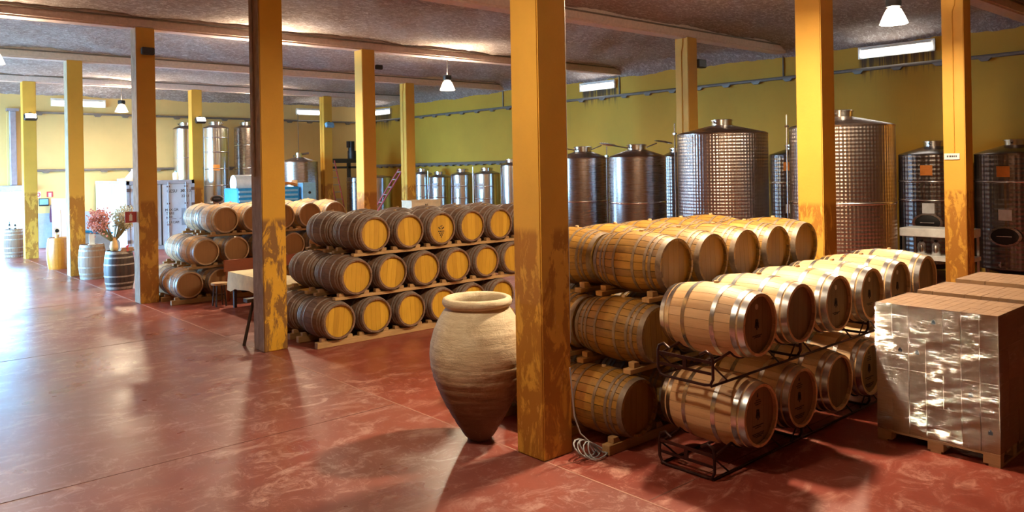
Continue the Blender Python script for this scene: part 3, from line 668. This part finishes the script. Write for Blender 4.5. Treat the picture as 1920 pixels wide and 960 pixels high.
tube_light('far wall tube light over stained corner', (XR-.115, 34.35, 5.78), -PI/2, 1.5)
tube_light('back wall tube light left of pale far column', (18.2, YB-.115, 5.72), 0, 1.7)
tube_light('back wall tube light behind the far left columns', (7.9, YB-.115, 5.75), 0, 1.95)
def flood(label, loc, rz, lit, mt='dark_metal'):
    t = thing('floodlight', label, 'floodlight', loc, rz, 'column floodlights')     # faces -y
    put('housing', MB().box(-.2, .2, -.16, 0, -.11, .11).mesh('housing', None, .03), mt, t, None, (-.5, 0, 0))
    put('glass', MB().box(-.16, .16, -.168, -.161, -.08, .08), 'flood_on' if lit else 'blue_pale', t, None, (-.5, 0, 0))
    put('bracket', MB().box(-.03, .03, -.03, .06, .08, .2), 'dark_metal', t)
flood('lit floodlight on the far left column', (CX[0]+.2, BY[4]-.07, 4.83), 0, True)
flood('glaring floodlight on the slim column above the container', (CX[1]+.28, BY[4]-.07, 4.86), 0, True)
flood('bluish floodlight on the pale far column', (CX[2]+.2, BY[4]-.07, 4.80), 0, False, 'blue_pale')
def speaker(label, loc, s=1, rz=0):
    t = thing('wall_speaker', label, 'speaker', loc, rz, 'black wall speakers')
    put('cabinet', MB().box(-.15*s, .15*s, -.14*s, 0, -.09*s, .09*s).mesh('cabinet', None, .02), 'speaker', t)
    put('grille', MB().box(-.13*s, .13*s, -.148*s, -.141*s, -.075*s, .075*s), 'dark_metal', t)
    put('bracket', MB().box(-.02, .02, 0, .05, -.02, .02), 'dark_metal', t)
speaker('black speaker box high on column by dark upright barrel', (CX[0]+.22, BY[2]-.03, 5.58), .9)
t = speaker('black speaker on right side of column behind middle stack', (CX[1]+CW+.16, BY[2]+.1, 5.66), .7)
speaker('black speaker on column behind the wide tank', (CX[2]+CW+.20, BY[1]+.14, 5.47), 1.2)
# wall pipes
def wall_pipe(label, pts, r, nrm, step=1.05):
    t = thing('wall_pipe', label, 'pipe', pts[0], 0); p0 = Vector(pts[0]); p1 = Vector(pts[1])
    put('pipe', MB().tube([(0, 0, 0), tuple(p1-p0)], r, 10), 'conduit', t)
    L = (p1-p0).length; k = .5; n = Vector(nrm)
    me = MB().prism([(-.16, 0), (.16, 0), (.08, -.08), (-.08, -.08)], -.05, .05).mesh('bracket')
    while k < L: put('bracket', me, 'conduit', t, tuple((p1-p0)*k/L+Vector((0, 0, -.03))), (0, 0, PI/2 if abs(n.x) > .5 else 0)); k += step
wall_pipe('dark pipe with brackets along the right wall', [(XR-.09, 1.0, 5.4), (XR-.09, YB-.05, 5.33)], .05, (1, 0, 0))
wall_pipe('dark pipe with brackets along the back wall', [(6.0, YB-.09, 5.33), (XR-.1, YB-.09, 5.25)], .045, (0, 1, 0))
wall_pipe('lower service pipe behind the row of small tanks', [(XR-.12, 22.0, 3.08), (XR-.12, YB-.1, 3.02)], .07, (1, 0, 0), .55)
wall_pipe('lower pipe on back wall over white container', [(6.2, YB-.09, 3.05), (14.5, YB-.09, 3.05)], .05, (0, 1, 0))
for y in (BY[1], BY[2], BY[3]): put('drop_conduit', MB().tube([(XR-.03, y+.2, 5.4), (XR-.03, y+.2, HB)], .03, 8), 'conduit', wr)
# door: roller box, duct
d = struct(put('door_1', MB().box(DX0, DX1, YB-.02, YB+.28, DZ, DZ+.06).box(DX1, DX1+.07, YB-.02, YB+.28, 0, DZ+.06).box(DX0-.07, DX0, YB-.02, YB+.28, 0, DZ+.06), 'grey_panel'))
tag(d, 'grey frame of the bright doorway in the back wall', 'door')
put('roller_box', MB().box(DX0, DX1+.2, YB-.32, YB-.022, DZ+.03, DZ+.24).mesh('roller_box', None, .03), 'container_trim', d)
t = thing('vent_duct', 'grey vertical duct above the bright doorway', 'duct', (5.6, YB-.14, DZ+.25))
put('pipe', MB().box(-.11, .11, -.11, .11, 0, 2.85).mesh('pipe', None, .02), 'duct', t); put('flange', MB().box(-.2, .2, -.13, .13, 2.85, 2.95), 'duct', t)
# ------------------------------------------------------------------ upright barrels along the aisle
def upright(name_label, x, y, wood, hoop, h=.95, rb=.35, rh=.295, top='cask_brown'):
    t = thing('upright_barrel', name_label, 'barrel', (x, y, 0), random.random()*.2, 'upright barrels along the aisle')
    mb = MB()
    for k in range(NS): stave_into(mb, rb, rh, 2*PI*k/NS, 6, random.random())
    mb.v = [(a, -c_, b+h/2) for (a, b, c_) in [(q[0], q[1]*h/(2*HL), q[2]) for q in mb.v]]
    put('staves', mb.mesh('staves', 40), wood, t)
    for zz_, wd in ((.04, .06), (.16, .04), (.33, .035), (.62, .035), (.79, .04), (.91, .06)):
        me = hoop_mesh(rb, rh, zz_/.95*2*HL-HL, wd); o = put('hoop', me, hoop, t, (0, 0, h/2), (PI/2, 0, 0))
    put('head', MB().cyl((0, 0, h-.045), (0, 0, h-.02), rh-.02, n=28), wood if top is None else top, t)
    return t
upright('dark upright barrel carrying the dried flower vase', 5.60, 20.95+.3, 'cask_dark', 'hoop_brown', .97, top='cask_dark')
upright('brown upright barrel with white menu stand on top', 5.62, 23.62+.3, 'cask_brown', 'hoop_brown')
upright('glossy amber upright barrel with a sunflower on top', 5.50, 27.0+.3, 'amber_wood', 'amber_wood', .95, top='amber_wood')
upright('grey upright barrel by the bright doorway', 5.10, 32.3, 'cask_brown', 'hoop_far', 1.0)
# vase with dried flowers
t = thing('flower_vase', 'vase of dried pink and cream flowers on the dark barrel', 'vase', (5.50, 21.3, .95))
put('vase', MB().lathe([(.06, 0), (.09, .03), (.10, .12), (.075, .22), (.055, .30), (.07, .34), (.06, .34), (.045, .3), (.06, .2), (.03, .05)], 24).mesh('vase', 50), 'vase', t)
rnd = random.Random(3)
for cl, (ang0, ang1, mt, cnt, rad, hh) in {'pink': (1.9, 4.6, 'flower_pink', 46, .36, .98), 'cream': (-1.2, 1.6, 'flower_cream', 36, .26, 1.05)}.items():
    fm = MB(); sm = MB()
    for k in range(cnt):
        a = rnd.uniform(ang0, ang1); r_ = rad*math.sqrt(rnd.random()); h_ = hh*rnd.uniform(.55, 1)
        tip = Vector((r_*math.cos(a)*1.2+(-.12 if cl == 'pink' else .1), r_*math.sin(a), h_)); sm.tube([(0, 0, .2), tuple(tip*.5+Vector((0, 0, .08))), tuple(tip)], .006, 5)
        for q in range(16):
            o = Vector((rnd.gauss(0, .05), rnd.gauss(0, .05), rnd.gauss(0, .06))); s_ = rnd.uniform(.016, .034); c0 = tip+o
            i0 = len(fm.v); d1 = Vector((rnd.gauss(0, 1), rnd.gauss(0, 1), rnd.gauss(0, 1))).normalized(); d2 = d1.orthogonal().normalized(); d3 = d1.cross(d2)
            fm.v += [tuple(c0+s_*q_) for q_ in (d1, d2, -d2, d3, -d3, -d1)]
            fm.f += [(i0+a_, i0+b_, i0+c_) for a_, b_, c_ in ((0, 1, 3), (0, 3, 2), (0, 2, 4), (0, 4, 1), (5, 3, 1), (5, 2, 3), (5, 4, 2), (5, 1, 4))]
    o = put('blossoms', fm.mesh('blossoms'), mt, t); o['kind'] = 'stuff'; o['label'] = f'dried {cl} blossoms'
    o = put('stems', sm.mesh('stems', 60), 'stem', t); o['kind'] = 'stuff'
t = thing('gift_box', 'flat brown boxes with red ribbon beside the vase', 'box', (5.72, 21.05, .95)); put('box', MB().box(-.16, .16, -.1, .1, 0, .05).box(-.14, .14, -.09, .09, .05, .09), 'cask_brown', t); put('ribbon', MB().box(-.02, .02, -.102, .102, 0, .094).cyl((0, 0, .09), (.06, 0, .15), .03, .015, 8), 'red_paint', t)
t = thing('menu_stand', 'small white menu stand on the brown barrel', 'stand', (5.60, 23.85, .93)); put('card', MB().box(-.07, .07, -.008, .008, .02, .30), 'white_paint', t); put('foot', MB().box(-.09, .09, -.05, .05, 0, .02), 'white_paint', t)
t = thing('sunflower', 'small yellow sunflower in pot on the amber barrel', 'flower', (5.42, 27.2, .93)); put('pot', MB().lathe([(.05, 0), (.07, .12), (.06, .12)], 16).mesh('pot', 50), 'vase', t)
mb = MB()
for k in range(14): a = 2*PI*k/14; i0 = len(mb.v); mb.v += [(.05*math.cos(a-.2), -.04, .24+.05*math.sin(a-.2)), (.13*math.cos(a), -.06, .24+.13*math.sin(a)), (.05*math.cos(a+.2), -.04, .24+.05*math.sin(a+.2)), (.07*math.cos(a), -.03, .24+.07*math.sin(a))]; mb.f += [(i0, i0+1, i0+2), (i0, i0+3, i0+1), (i0+1, i0+3, i0+2), (i0, i0+2, i0+3)]
put('petals', mb.mesh('petals'), 'yellow_petals', t); put('disc', MB().cyl((0, -.055, .24), (0, -.02, .24), .055, n=16), 'black', t); put('stalk', MB().tube([(0, 0, .1), (0, -.02, .24)], .008), 'stem', t)
for k, (dx, h_) in enumerate(((-.12, .30), (.05, .26))):
    t = thing('bottle', ['dark wine bottle, taller, on the grey barrel', 'small dark bottle, shorter, on the grey barrel'][k], 'bottle', (5.08+dx, 32.2, .98)); put('glass', MB().lathe([(.036, 0), (.038, .01), (.038, h_*.6), (.015, h_*.75), (.014, h_)], 14).mesh('glass', 50), 'dark_metal', t); put('label_band', MB().lathe([(.0385, h_*.2), (.0385, h_*.45)], 14, cap=False), 'white_label', t)
# red sign on column
t = thing('sign', 'red square sign projecting from column by dried flowers', 'sign', (5.14, BY[2]+.15, 1.92)); put('plate', MB().box(-.12, .12, -.006, .006, -.12, .12), 'red_paint', t); put('symbol', MB().box(-.035, .03, -.009, -.0061, -.08, .05).box(-.02, .015, -.009, -.0061, .05, .08), 'white_paint', t)
t = thing('sign', 'small white notice on the column behind the pallets', 'sign', (CX[2]-.012, BY[0]+.24, 2.93)); put('plate', MB().box(-.006, .01, -.14, .14, -.06, .06), 'white_label', t)
mb = MB(); x = -.09
while x < .08: b_ = random.uniform(.012, .03); mb.box(-.008, -.0061, x, x+b_, -.015, .02); x += b_+.012
put('lettering', mb, 'ink', t)
for k, (x, s) in enumerate(((6.43, 'round'), (6.84, 'square'))):
    t = thing('sign', f'small red {"prohibition" if k == 0 else "fire equipment"} sign on the far back wall', 'sign', (x, YB-.012, 2.10))
    if k: put('plate', MB().box(-.11, .11, 0, .01, -.11, .11), 'red_paint', t); put('symbol', MB().box(-.05, .05, -.003, -.0001, -.10, .06), 'white_paint', t)
    else: put('plate', MB().box(-.1, .1, 0, .01, -.11, .11), 'white_label', t); put('symbol', MB().lathe([(.05, 0), (.085, .0), (.085, .003), (.05, .003)], 24, cap=False).mesh('symbol'), 'red_paint', t, (0, -.0005, 0), (PI/2, 0, 0))
t = thing('monitor', 'small dark monitor on the far back wall below red signs', 'monitor', (6.62, YB-.05, 1.80)); put('case', MB().box(-.17, .17, 0, .045, -.15, .15).mesh('case', None, .01), 'black', t); put('screen', MB().box(-.15, .15, -.004, -.0005, -.1, .12), 'blue_pale', t)
t = thing('leaning_panel', 'pinkish board leaning near the back wall', 'panel', (7.05, 34.6, 0)); put('board', MB().box(-.28, .28, 0, .04, 0, 2.0), 'pink_panel', t, None, (-.25, .03, 0)); put('batten', MB().box(-.28, .28, .04, .07, 1.6, 1.7), 'pink_panel', t, None, (-.25, .03, 0))
t = thing('hanging_coat', 'dark coat hanging by the pinkish board', 'coat', (6.94, YB-.1, 1.0)); put('cloth', MB().lathe([(.13, 0), (.15, .2), (.13, .5), (.10, .68), (.05, .74)], 12).mesh('cloth', 60), 'dark_red_cloth', t); put('hook', MB().tube([(0, 0, .72), (0, .09, .82)], .008), 'dark_metal', t)
t = thing('broom', 'wooden broom leaning against the pinkish board', 'broom', (6.86, 33.6, 0)); put('handle', MB().tube([(0, 0, .08), (.12, .72, 1.5)], .015), 'pallet_wood', t); put('head', MB().box(-.14, .14, -.03, .03, 0, .09), 'red_paint', t)
t = thing('covered_counter', 'grey-brown counter with a bright blue slanted top behind barrels', 'counter', (6.5, 26.6, 0)); put('body', MB().prism([(-.6, 0), (.55, 0), (.55, .75), (.3, 1.0), (-.6, 1.12)], 0, .8).mesh('body', None, .03), 'grey_panel', t); put('top', MB().prism([(-.66, 1.13), (.32, 1.01), (.34, 1.06), (-.66, 1.2)], -.05, .85), 'blue_plastic', t)
# ------------------------------------------------------------------ white container
cx0, cx1, cy0, cy1, ch = 8.45, 10.90, 30.95, 35.2, 2.59
t = thing('shipping_container', 'white refrigerated shipping container with lettered doors', 'container', (cx0, cy0, 0)); W_, D_ = cx1-cx0, cy1-cy0
put('body', MB().box(0, W_, .12, D_, .14, ch-.03), 'container_white', t)
put('frame', MB().box(0, .10, 0, .12, 0, ch).box(W_-.10, W_, 0, .12, 0, ch).box(0, W_, 0, .12, ch-.14, ch).box(0, W_, 0, .12, 0, .14).box(-.02, .0, 0, D_, ch-.12, ch).box(-.02, 0, 0, D_, .0, .14), 'container_trim', t)
me = MB().box(-.012, .0, .25, .33, .16, ch-.14).mesh('side_rib')
for k in range(int((D_-.6)/.42)): put('side_rib', me, 'container_white', t, (0, .42*k, 0))
for k in range(2):
    x0 = .10+k*(W_-.2)/2; dr = put('door', MB().box(x0+.01, x0+(W_-.2)/2-.01, .02, .115, .15, ch-.15).mesh('door', None, .012), 'container_white', t)
    for q in (.22, .80):
        xx = x0+q*(W_-.2)/2; put('lock_rod', MB().tube([(xx, -.01, .10), (xx, -.01, ch-.08)], .02), 'container_trim', dr)
        for z in (.25, .9, 1.7, 2.35): put('keeper', MB().box(xx-.05, xx+.05, -.02, .02, z-.03, z+.03), 'rust', dr)
        put('handle', MB().tube([(xx, -.03, 1.15), (xx+.26*(1 if q < .5 else -1), -.03, 1.12)], .015), 'container_trim', dr)
    for z in (.35, 1.0, 1.65, 2.25): put('hinge', MB().box(.0 if k == 0 else W_-.12, .12 if k == 0 else W_, -.02, .02, z-.06, z+.06), 'rust', dr)
put('door_gap', MB().box(W_/2-.02, W_/2+.02, .01, .05, .15, ch-.15), 'black', t)
for (s, x, z, sz) in (('GESU', 1.42, 2.12, .16), ('307135', 1.92, 2.12, .16), ('22R1', 1.95, 1.92, .15), ('MAX.GR.', 1.35, 1.42, .13), ('TARE', 1.38, 1.28, .13), ('NET', 1.38, 1.12, .13), ('CU.CAP.', 1.40, .94, .13), ('5', 1.44, .5, .16)):
    me = text_mesh(s, sz); put('lettering', me, 'ink', t, (x, .013, z), (PI/2, 0, 0))
put('plate', MB().box(1.95, 2.2, .012, .018, .85, 1.5), 'grey_panel', t)
t = thing('roof_scoop', 'grey folded scoop lying on the white container', 'scoop', (8.95, 32.6, ch)); put('blade', MB().prism([(-.3, 0), (.15, 0), (.35, .42), (.25, .42), (.0, .12), (-.3, .08)], 0, .35), 'grey_panel', t); put('rim', MB().prism([(.22, .40), (.38, .40), (.36, .46), (.24, .46)], -.02, .37), 'grey_panel', t)
t = thing('white_canister', 'white canister standing on the white container', 'canister', (10.55, 32.0, ch)); put('body', MB().lathe([(.1, 0), (.11, .02), (.11, .25), (.06, .3)], 16).mesh('body', 50), 'white_paint', t); put('cap', MB().cyl((0, 0, .29), (0, 0, .35), .04, n=12), 'blue_pale', t)
# ------------------------------------------------------------------ blue machine (press)
t = thing('wine_press', 'bright blue press machine with white drum behind far stack', 'machine', (10.9, 26.8, 0))
put('body', MB().box(0, 2.35, 0, 1.2, 1.70, 2.28).mesh('body', None, .04), 'blue_plastic', t)
for k in range(3): put('rib', MB().box(.05, 2.25, -.05, -.001, 1.80+.16*k, 1.87+.16*k), 'blue_pale', t)
put('drum', MB().cyl((.1, .6, 2.45), (1.5, .6, 2.45), .3, n=28).mesh('drum', 40), 'white_paint', t)
put('control_box', MB().box(2.40, 2.95, -.1, .3, 1.45, 2.42).mesh('control_box', None, .02), 'blue_pale', t); put('switch', MB().cyl((2.68, -.13, 2.05), (2.68, -.10, 2.05), .05, n=12), 'black', t)
put('hopper', MB().box(0, 2.3, .05, 1.15, 1.1, 1.69), 'dark_metal', t)
for x in (.1, 2.2):
    for y in (.1, 1.1): put('leg', MB().box(x-.05, x+.05, y-.05, y+.05, 0, 1.1), 'dark_metal', t)
put('control_post', MB().box(2.6, 2.75, .0, .15, 0, 1.45), 'dark_metal', t)
put('hose', MB().tube([(1.55, .3, 2.34), (1.8, .2, 2.42), (2.1, .25, 2.40), (2.35, .3, 2.33)], .06, 10).mesh('hose', 60), 'orange_label', t)
# steel platform with press screw, ladders
t = thing('steel_platform', 'dark steel platform frame with motor before the back wall', 'platform', (17.6, 32.6, 0))
put('beam', MB().box(0, 1.9, 0, .5, 3.18, 3.38), 'dark_metal', t); put('beam', MB().box(.1, 1.9, .1, .4, 2.92, 3.02), 'dark_metal', t)
for x in (.12, 1.1, 1.75): put('post', MB().box(x-.07, x+.07, .1, .24, 0, 3.18), 'dark_metal', t)
put('motor', MB().cyl((1.35, .25, 3.38), (1.35, .25, 3.75), .22, n=18).cyl((1.30, .25, 3.72), (1.30, .25, 4.2), .15, n=16).box(1.1, 1.3, .15, .35, 3.9, 4.2).mesh('motor', 40), 'black', t)
def ladder(label, p0, p1, wdir, wd, n, r=.03):
    t = thing('ladder', label, 'ladder', p0, 0, 'red ladders'); d = Vector(p1)-Vector(p0); w_ = Vector(wdir).normalized()*wd/2
    for s in (-1, 1): put('rail', MB().tube([tuple(w_*s), tuple(d+w_*s)], r, 8), 'ladder_red', t)
    for k in range(n): q = d*((k+.6)/n); put('rung', MB().tube([tuple(q-w_), tuple(q+w_)], .022, 8), 'container_trim', t)
ladder('red ladder leaning towards the orange far column', (17.0, 29.0, 0), (18.6, 28.2, 2.85), (.2, 1, 0), .45, 9, .035)
ladder('red ladder leaning on the dark steel platform', (18.0, 31.9, 0), (17.62, 32.5, 3.3), (1, .2, 0), .42, 10)
# crates behind the middle stack
for k in range(4):
    t = thing('crate', ['cream crate at floor level of crate stack', 'cream crate second in crate stack', 'cream crate third in crate stack', 'cream crate with black emblem on top of crate stack'][k], 'crate', (16.2, 23.9, .425*k), 0, 'stacked cream crates')
    put('box', MB().box(0, 1.3, 0, .03, 0, .38).box(0, 1.3, .62, .65, 0, .38).box(0, .03, .03, .62, 0, .38).box(1.27, 1.3, .03, .62, 0, .38).box(.03, 1.27, .03, .62, 0, .03), 'crate_cream', t)
    put('rim', MB().box(-.015, 1.315, -.015, .04, .38, .42).box(-.015, 1.315, .61, .665, .38, .42).box(-.015, .04, .04, .61, .38, .42).box(1.26, 1.315, .04, .61, .38, .42), 'crate_cream', t)
    if k == 3:
        mb = MB(); disc_into(mb, .66, .2, .07, 16, -.004, -.0003); bar_into(mb, .58, .12, .62, .28, .03, -.004, -.0003); bar_into(mb, .74, .12, .70, .28, .03, -.004, -.0003); put('emblem', mb.mesh('emblem'), 'ink', t)
# ------------------------------------------------------------------ table, benches, easel between the stacks
t = thing('table', 'long table under cream tablecloth between the barrel stacks', 'table', (6.5, 13.75, 0)); TW, TL = .62, 2.80
put('top', MB().box(.02, TW-.02, .02, TL-.02, .72, .75), 'dark_wood', t)
for x in (.08, TW-.08):
    for y in (.15, TL-.15): put('leg', MB().box(x-.03, x+.03, y-.03, y+.03, 0, .72), 'dark_wood', t)
mb = MB(); per = []; n_ = 60
for k in range(n_):
    s = k/n_*4; q = int(s); f = s-q
    per.append([(f*TW, 0), (TW, f*TL), (TW-f*TW, TL), (0, TL-f*TL)][q])
mb.v += [(x, y, .757) for x, y in per]
for k, (x, y) in enumerate(per):
    cc = Vector((x-TW/2, (y-TL/2)*.25)); cc.normalize(); wv = .012*math.sin(k*1.7); cor = .08 if min(abs(x), abs(x-TW)) < .06 and min(abs(y), abs(y-TL)) < .2 else 0
    mb.v.append((x+cc.x*(.02+wv), y+cc.y*(.03+wv), .44-cor+.02*math.sin(k*.9)))
for k in range(n_): mb.f.append((k, (k+1) % n_, n_+(k+1) % n_, n_+k))
mb.f.append(tuple(range(n_)))
c_ = put('tablecloth', mb.mesh('tablecloth', 40), 'cloth'); c_.location = (6.5, 13.75, 0); tag(c_, 'cream tablecloth draped over the long table', 'tablecloth')
def bench(label, x, y, L, h, mt):
    t = thing('bench', label, 'bench', (x, y, 0), 0); put('seat', MB().box(-.13, .13, 0, L, h-.04, h).mesh('seat', None, .006), mt, t)
    for q in (.15, L-.15):
        for s in (-1, 1): put('leg', MB().tube([(s*.13, q, 0), (s*.09, q, h-.04)], .022), 'dark_wood', t)
t = thing('stool', 'low pale stool at the far end of the long table', 'stool', (6.42, 16.85, 0)); put('seat', MB().cyl((0, 0, .46), (0, 0, .50), .17, n=20), 'pallet_wood', t)
for k in range(4): a = PI/4+k*PI/2; put('leg', MB().tube([(.15*math.cos(a), .15*math.sin(a), 0), (.11*math.cos(a), .11*math.sin(a), .46)], .018), 'dark_wood', t)
bench('pale bench on the far side of the long table', 7.45, 14.2, 2.2, .46, 'pallet_wood')
t = thing('settle', 'long dark red wooden settle in front of the far stack', 'bench', (6.7, 17.15, 0))
put('backrest', MB().box(0, 1.95, .12, .17, .66, .92).mesh('backrest', None, .008), 'red_wood', t); put('seat', MB().box(0, 1.95, -.25, .12, .40, .45), 'red_wood', t)
for x in (.05, 1.85): put('leg', MB().box(x, x+.06, .12, .17, 0, .66), 'red_wood', t); put('leg', MB().box(x, x+.06, -.24, -.18, 0, .40), 'red_wood', t)
t = thing('easel', 'dark folding easel standing behind the scuffed column', 'easel', (5.4, 12.7, 0))
put('leg', MB().tube([(-.16, .02, 0), (.05, .10, .72)], .028), 'dark_wood', t); put('leg', MB().tube([(-.02, -.25, 0), (.06, .05, .72)], .028), 'dark_wood', t); put('leg', MB().tube([(.34, .1, 0), (.08, .10, .72)], .028), 'dark_wood', t); put('top_bar', MB().box(-.1, .3, .0, .16, .70, .76), 'dark_wood', t)
# cable coil by the front column
mb = MB(); pts = []
for k in range(86):
    a = k*.42; R = .13+.05*math.sin(k*.31); pts.append((R*math.cos(a)*1.05, R*.55*math.sin(a)+.05*math.sin(k*.13), .02+.10*abs(math.sin(k*.21))*(1+math.sin(a))*.9))
mb.tube(pts, .007, 6); mb.tube([pts[0], (-.10, .05, .25), (-.14, .09, .42), (-.17, .11, .9)], .007, 6)
o = put('cable_coil', mb.mesh('cable_coil', 60), 'cable'); o.location = (5.69, 5.33, .0); tag(o, 'loose coil of grey cable at foot of the front column', 'cable')
# bottling bench near the right wall
t = thing('work_bench', 'white-topped steel bench with lower shelf before the dark tanks', 'bench', (17.9, 5.95, 0))
put('top', MB().box(0, .7, 0, 1.4, 1.20, 1.38).mesh('top', None, .01), 'white_paint', t); put('shelf', MB().box(0, .7, 0, 1.36, .70, .78), 'white_paint', t)
for x in (.03, .67):
    for y in (.04, 1.32): put('leg', MB().box(x-.025, x+.025, y-.025, y+.025, 0, 1.2), 'steel_bright', t)
for k, y in enumerate((1.05, .75, .45)):
    q = thing('filler_head', ['steel filler canister nearest bench end', 'steel filler canister in the middle of the bench shelf', 'steel filler canister nearest the signed column'][k], 'canister', (18.2, 5.95+y, .78)); put('body', MB().lathe([(.08, 0), (.09, .02), (.09, .24), (.03, .30)], 16).mesh('body', 50), 'steel_bright', q); put('cap', MB().cyl((0, 0, .29), (0, 0, .34), .035, n=10), 'black', q)
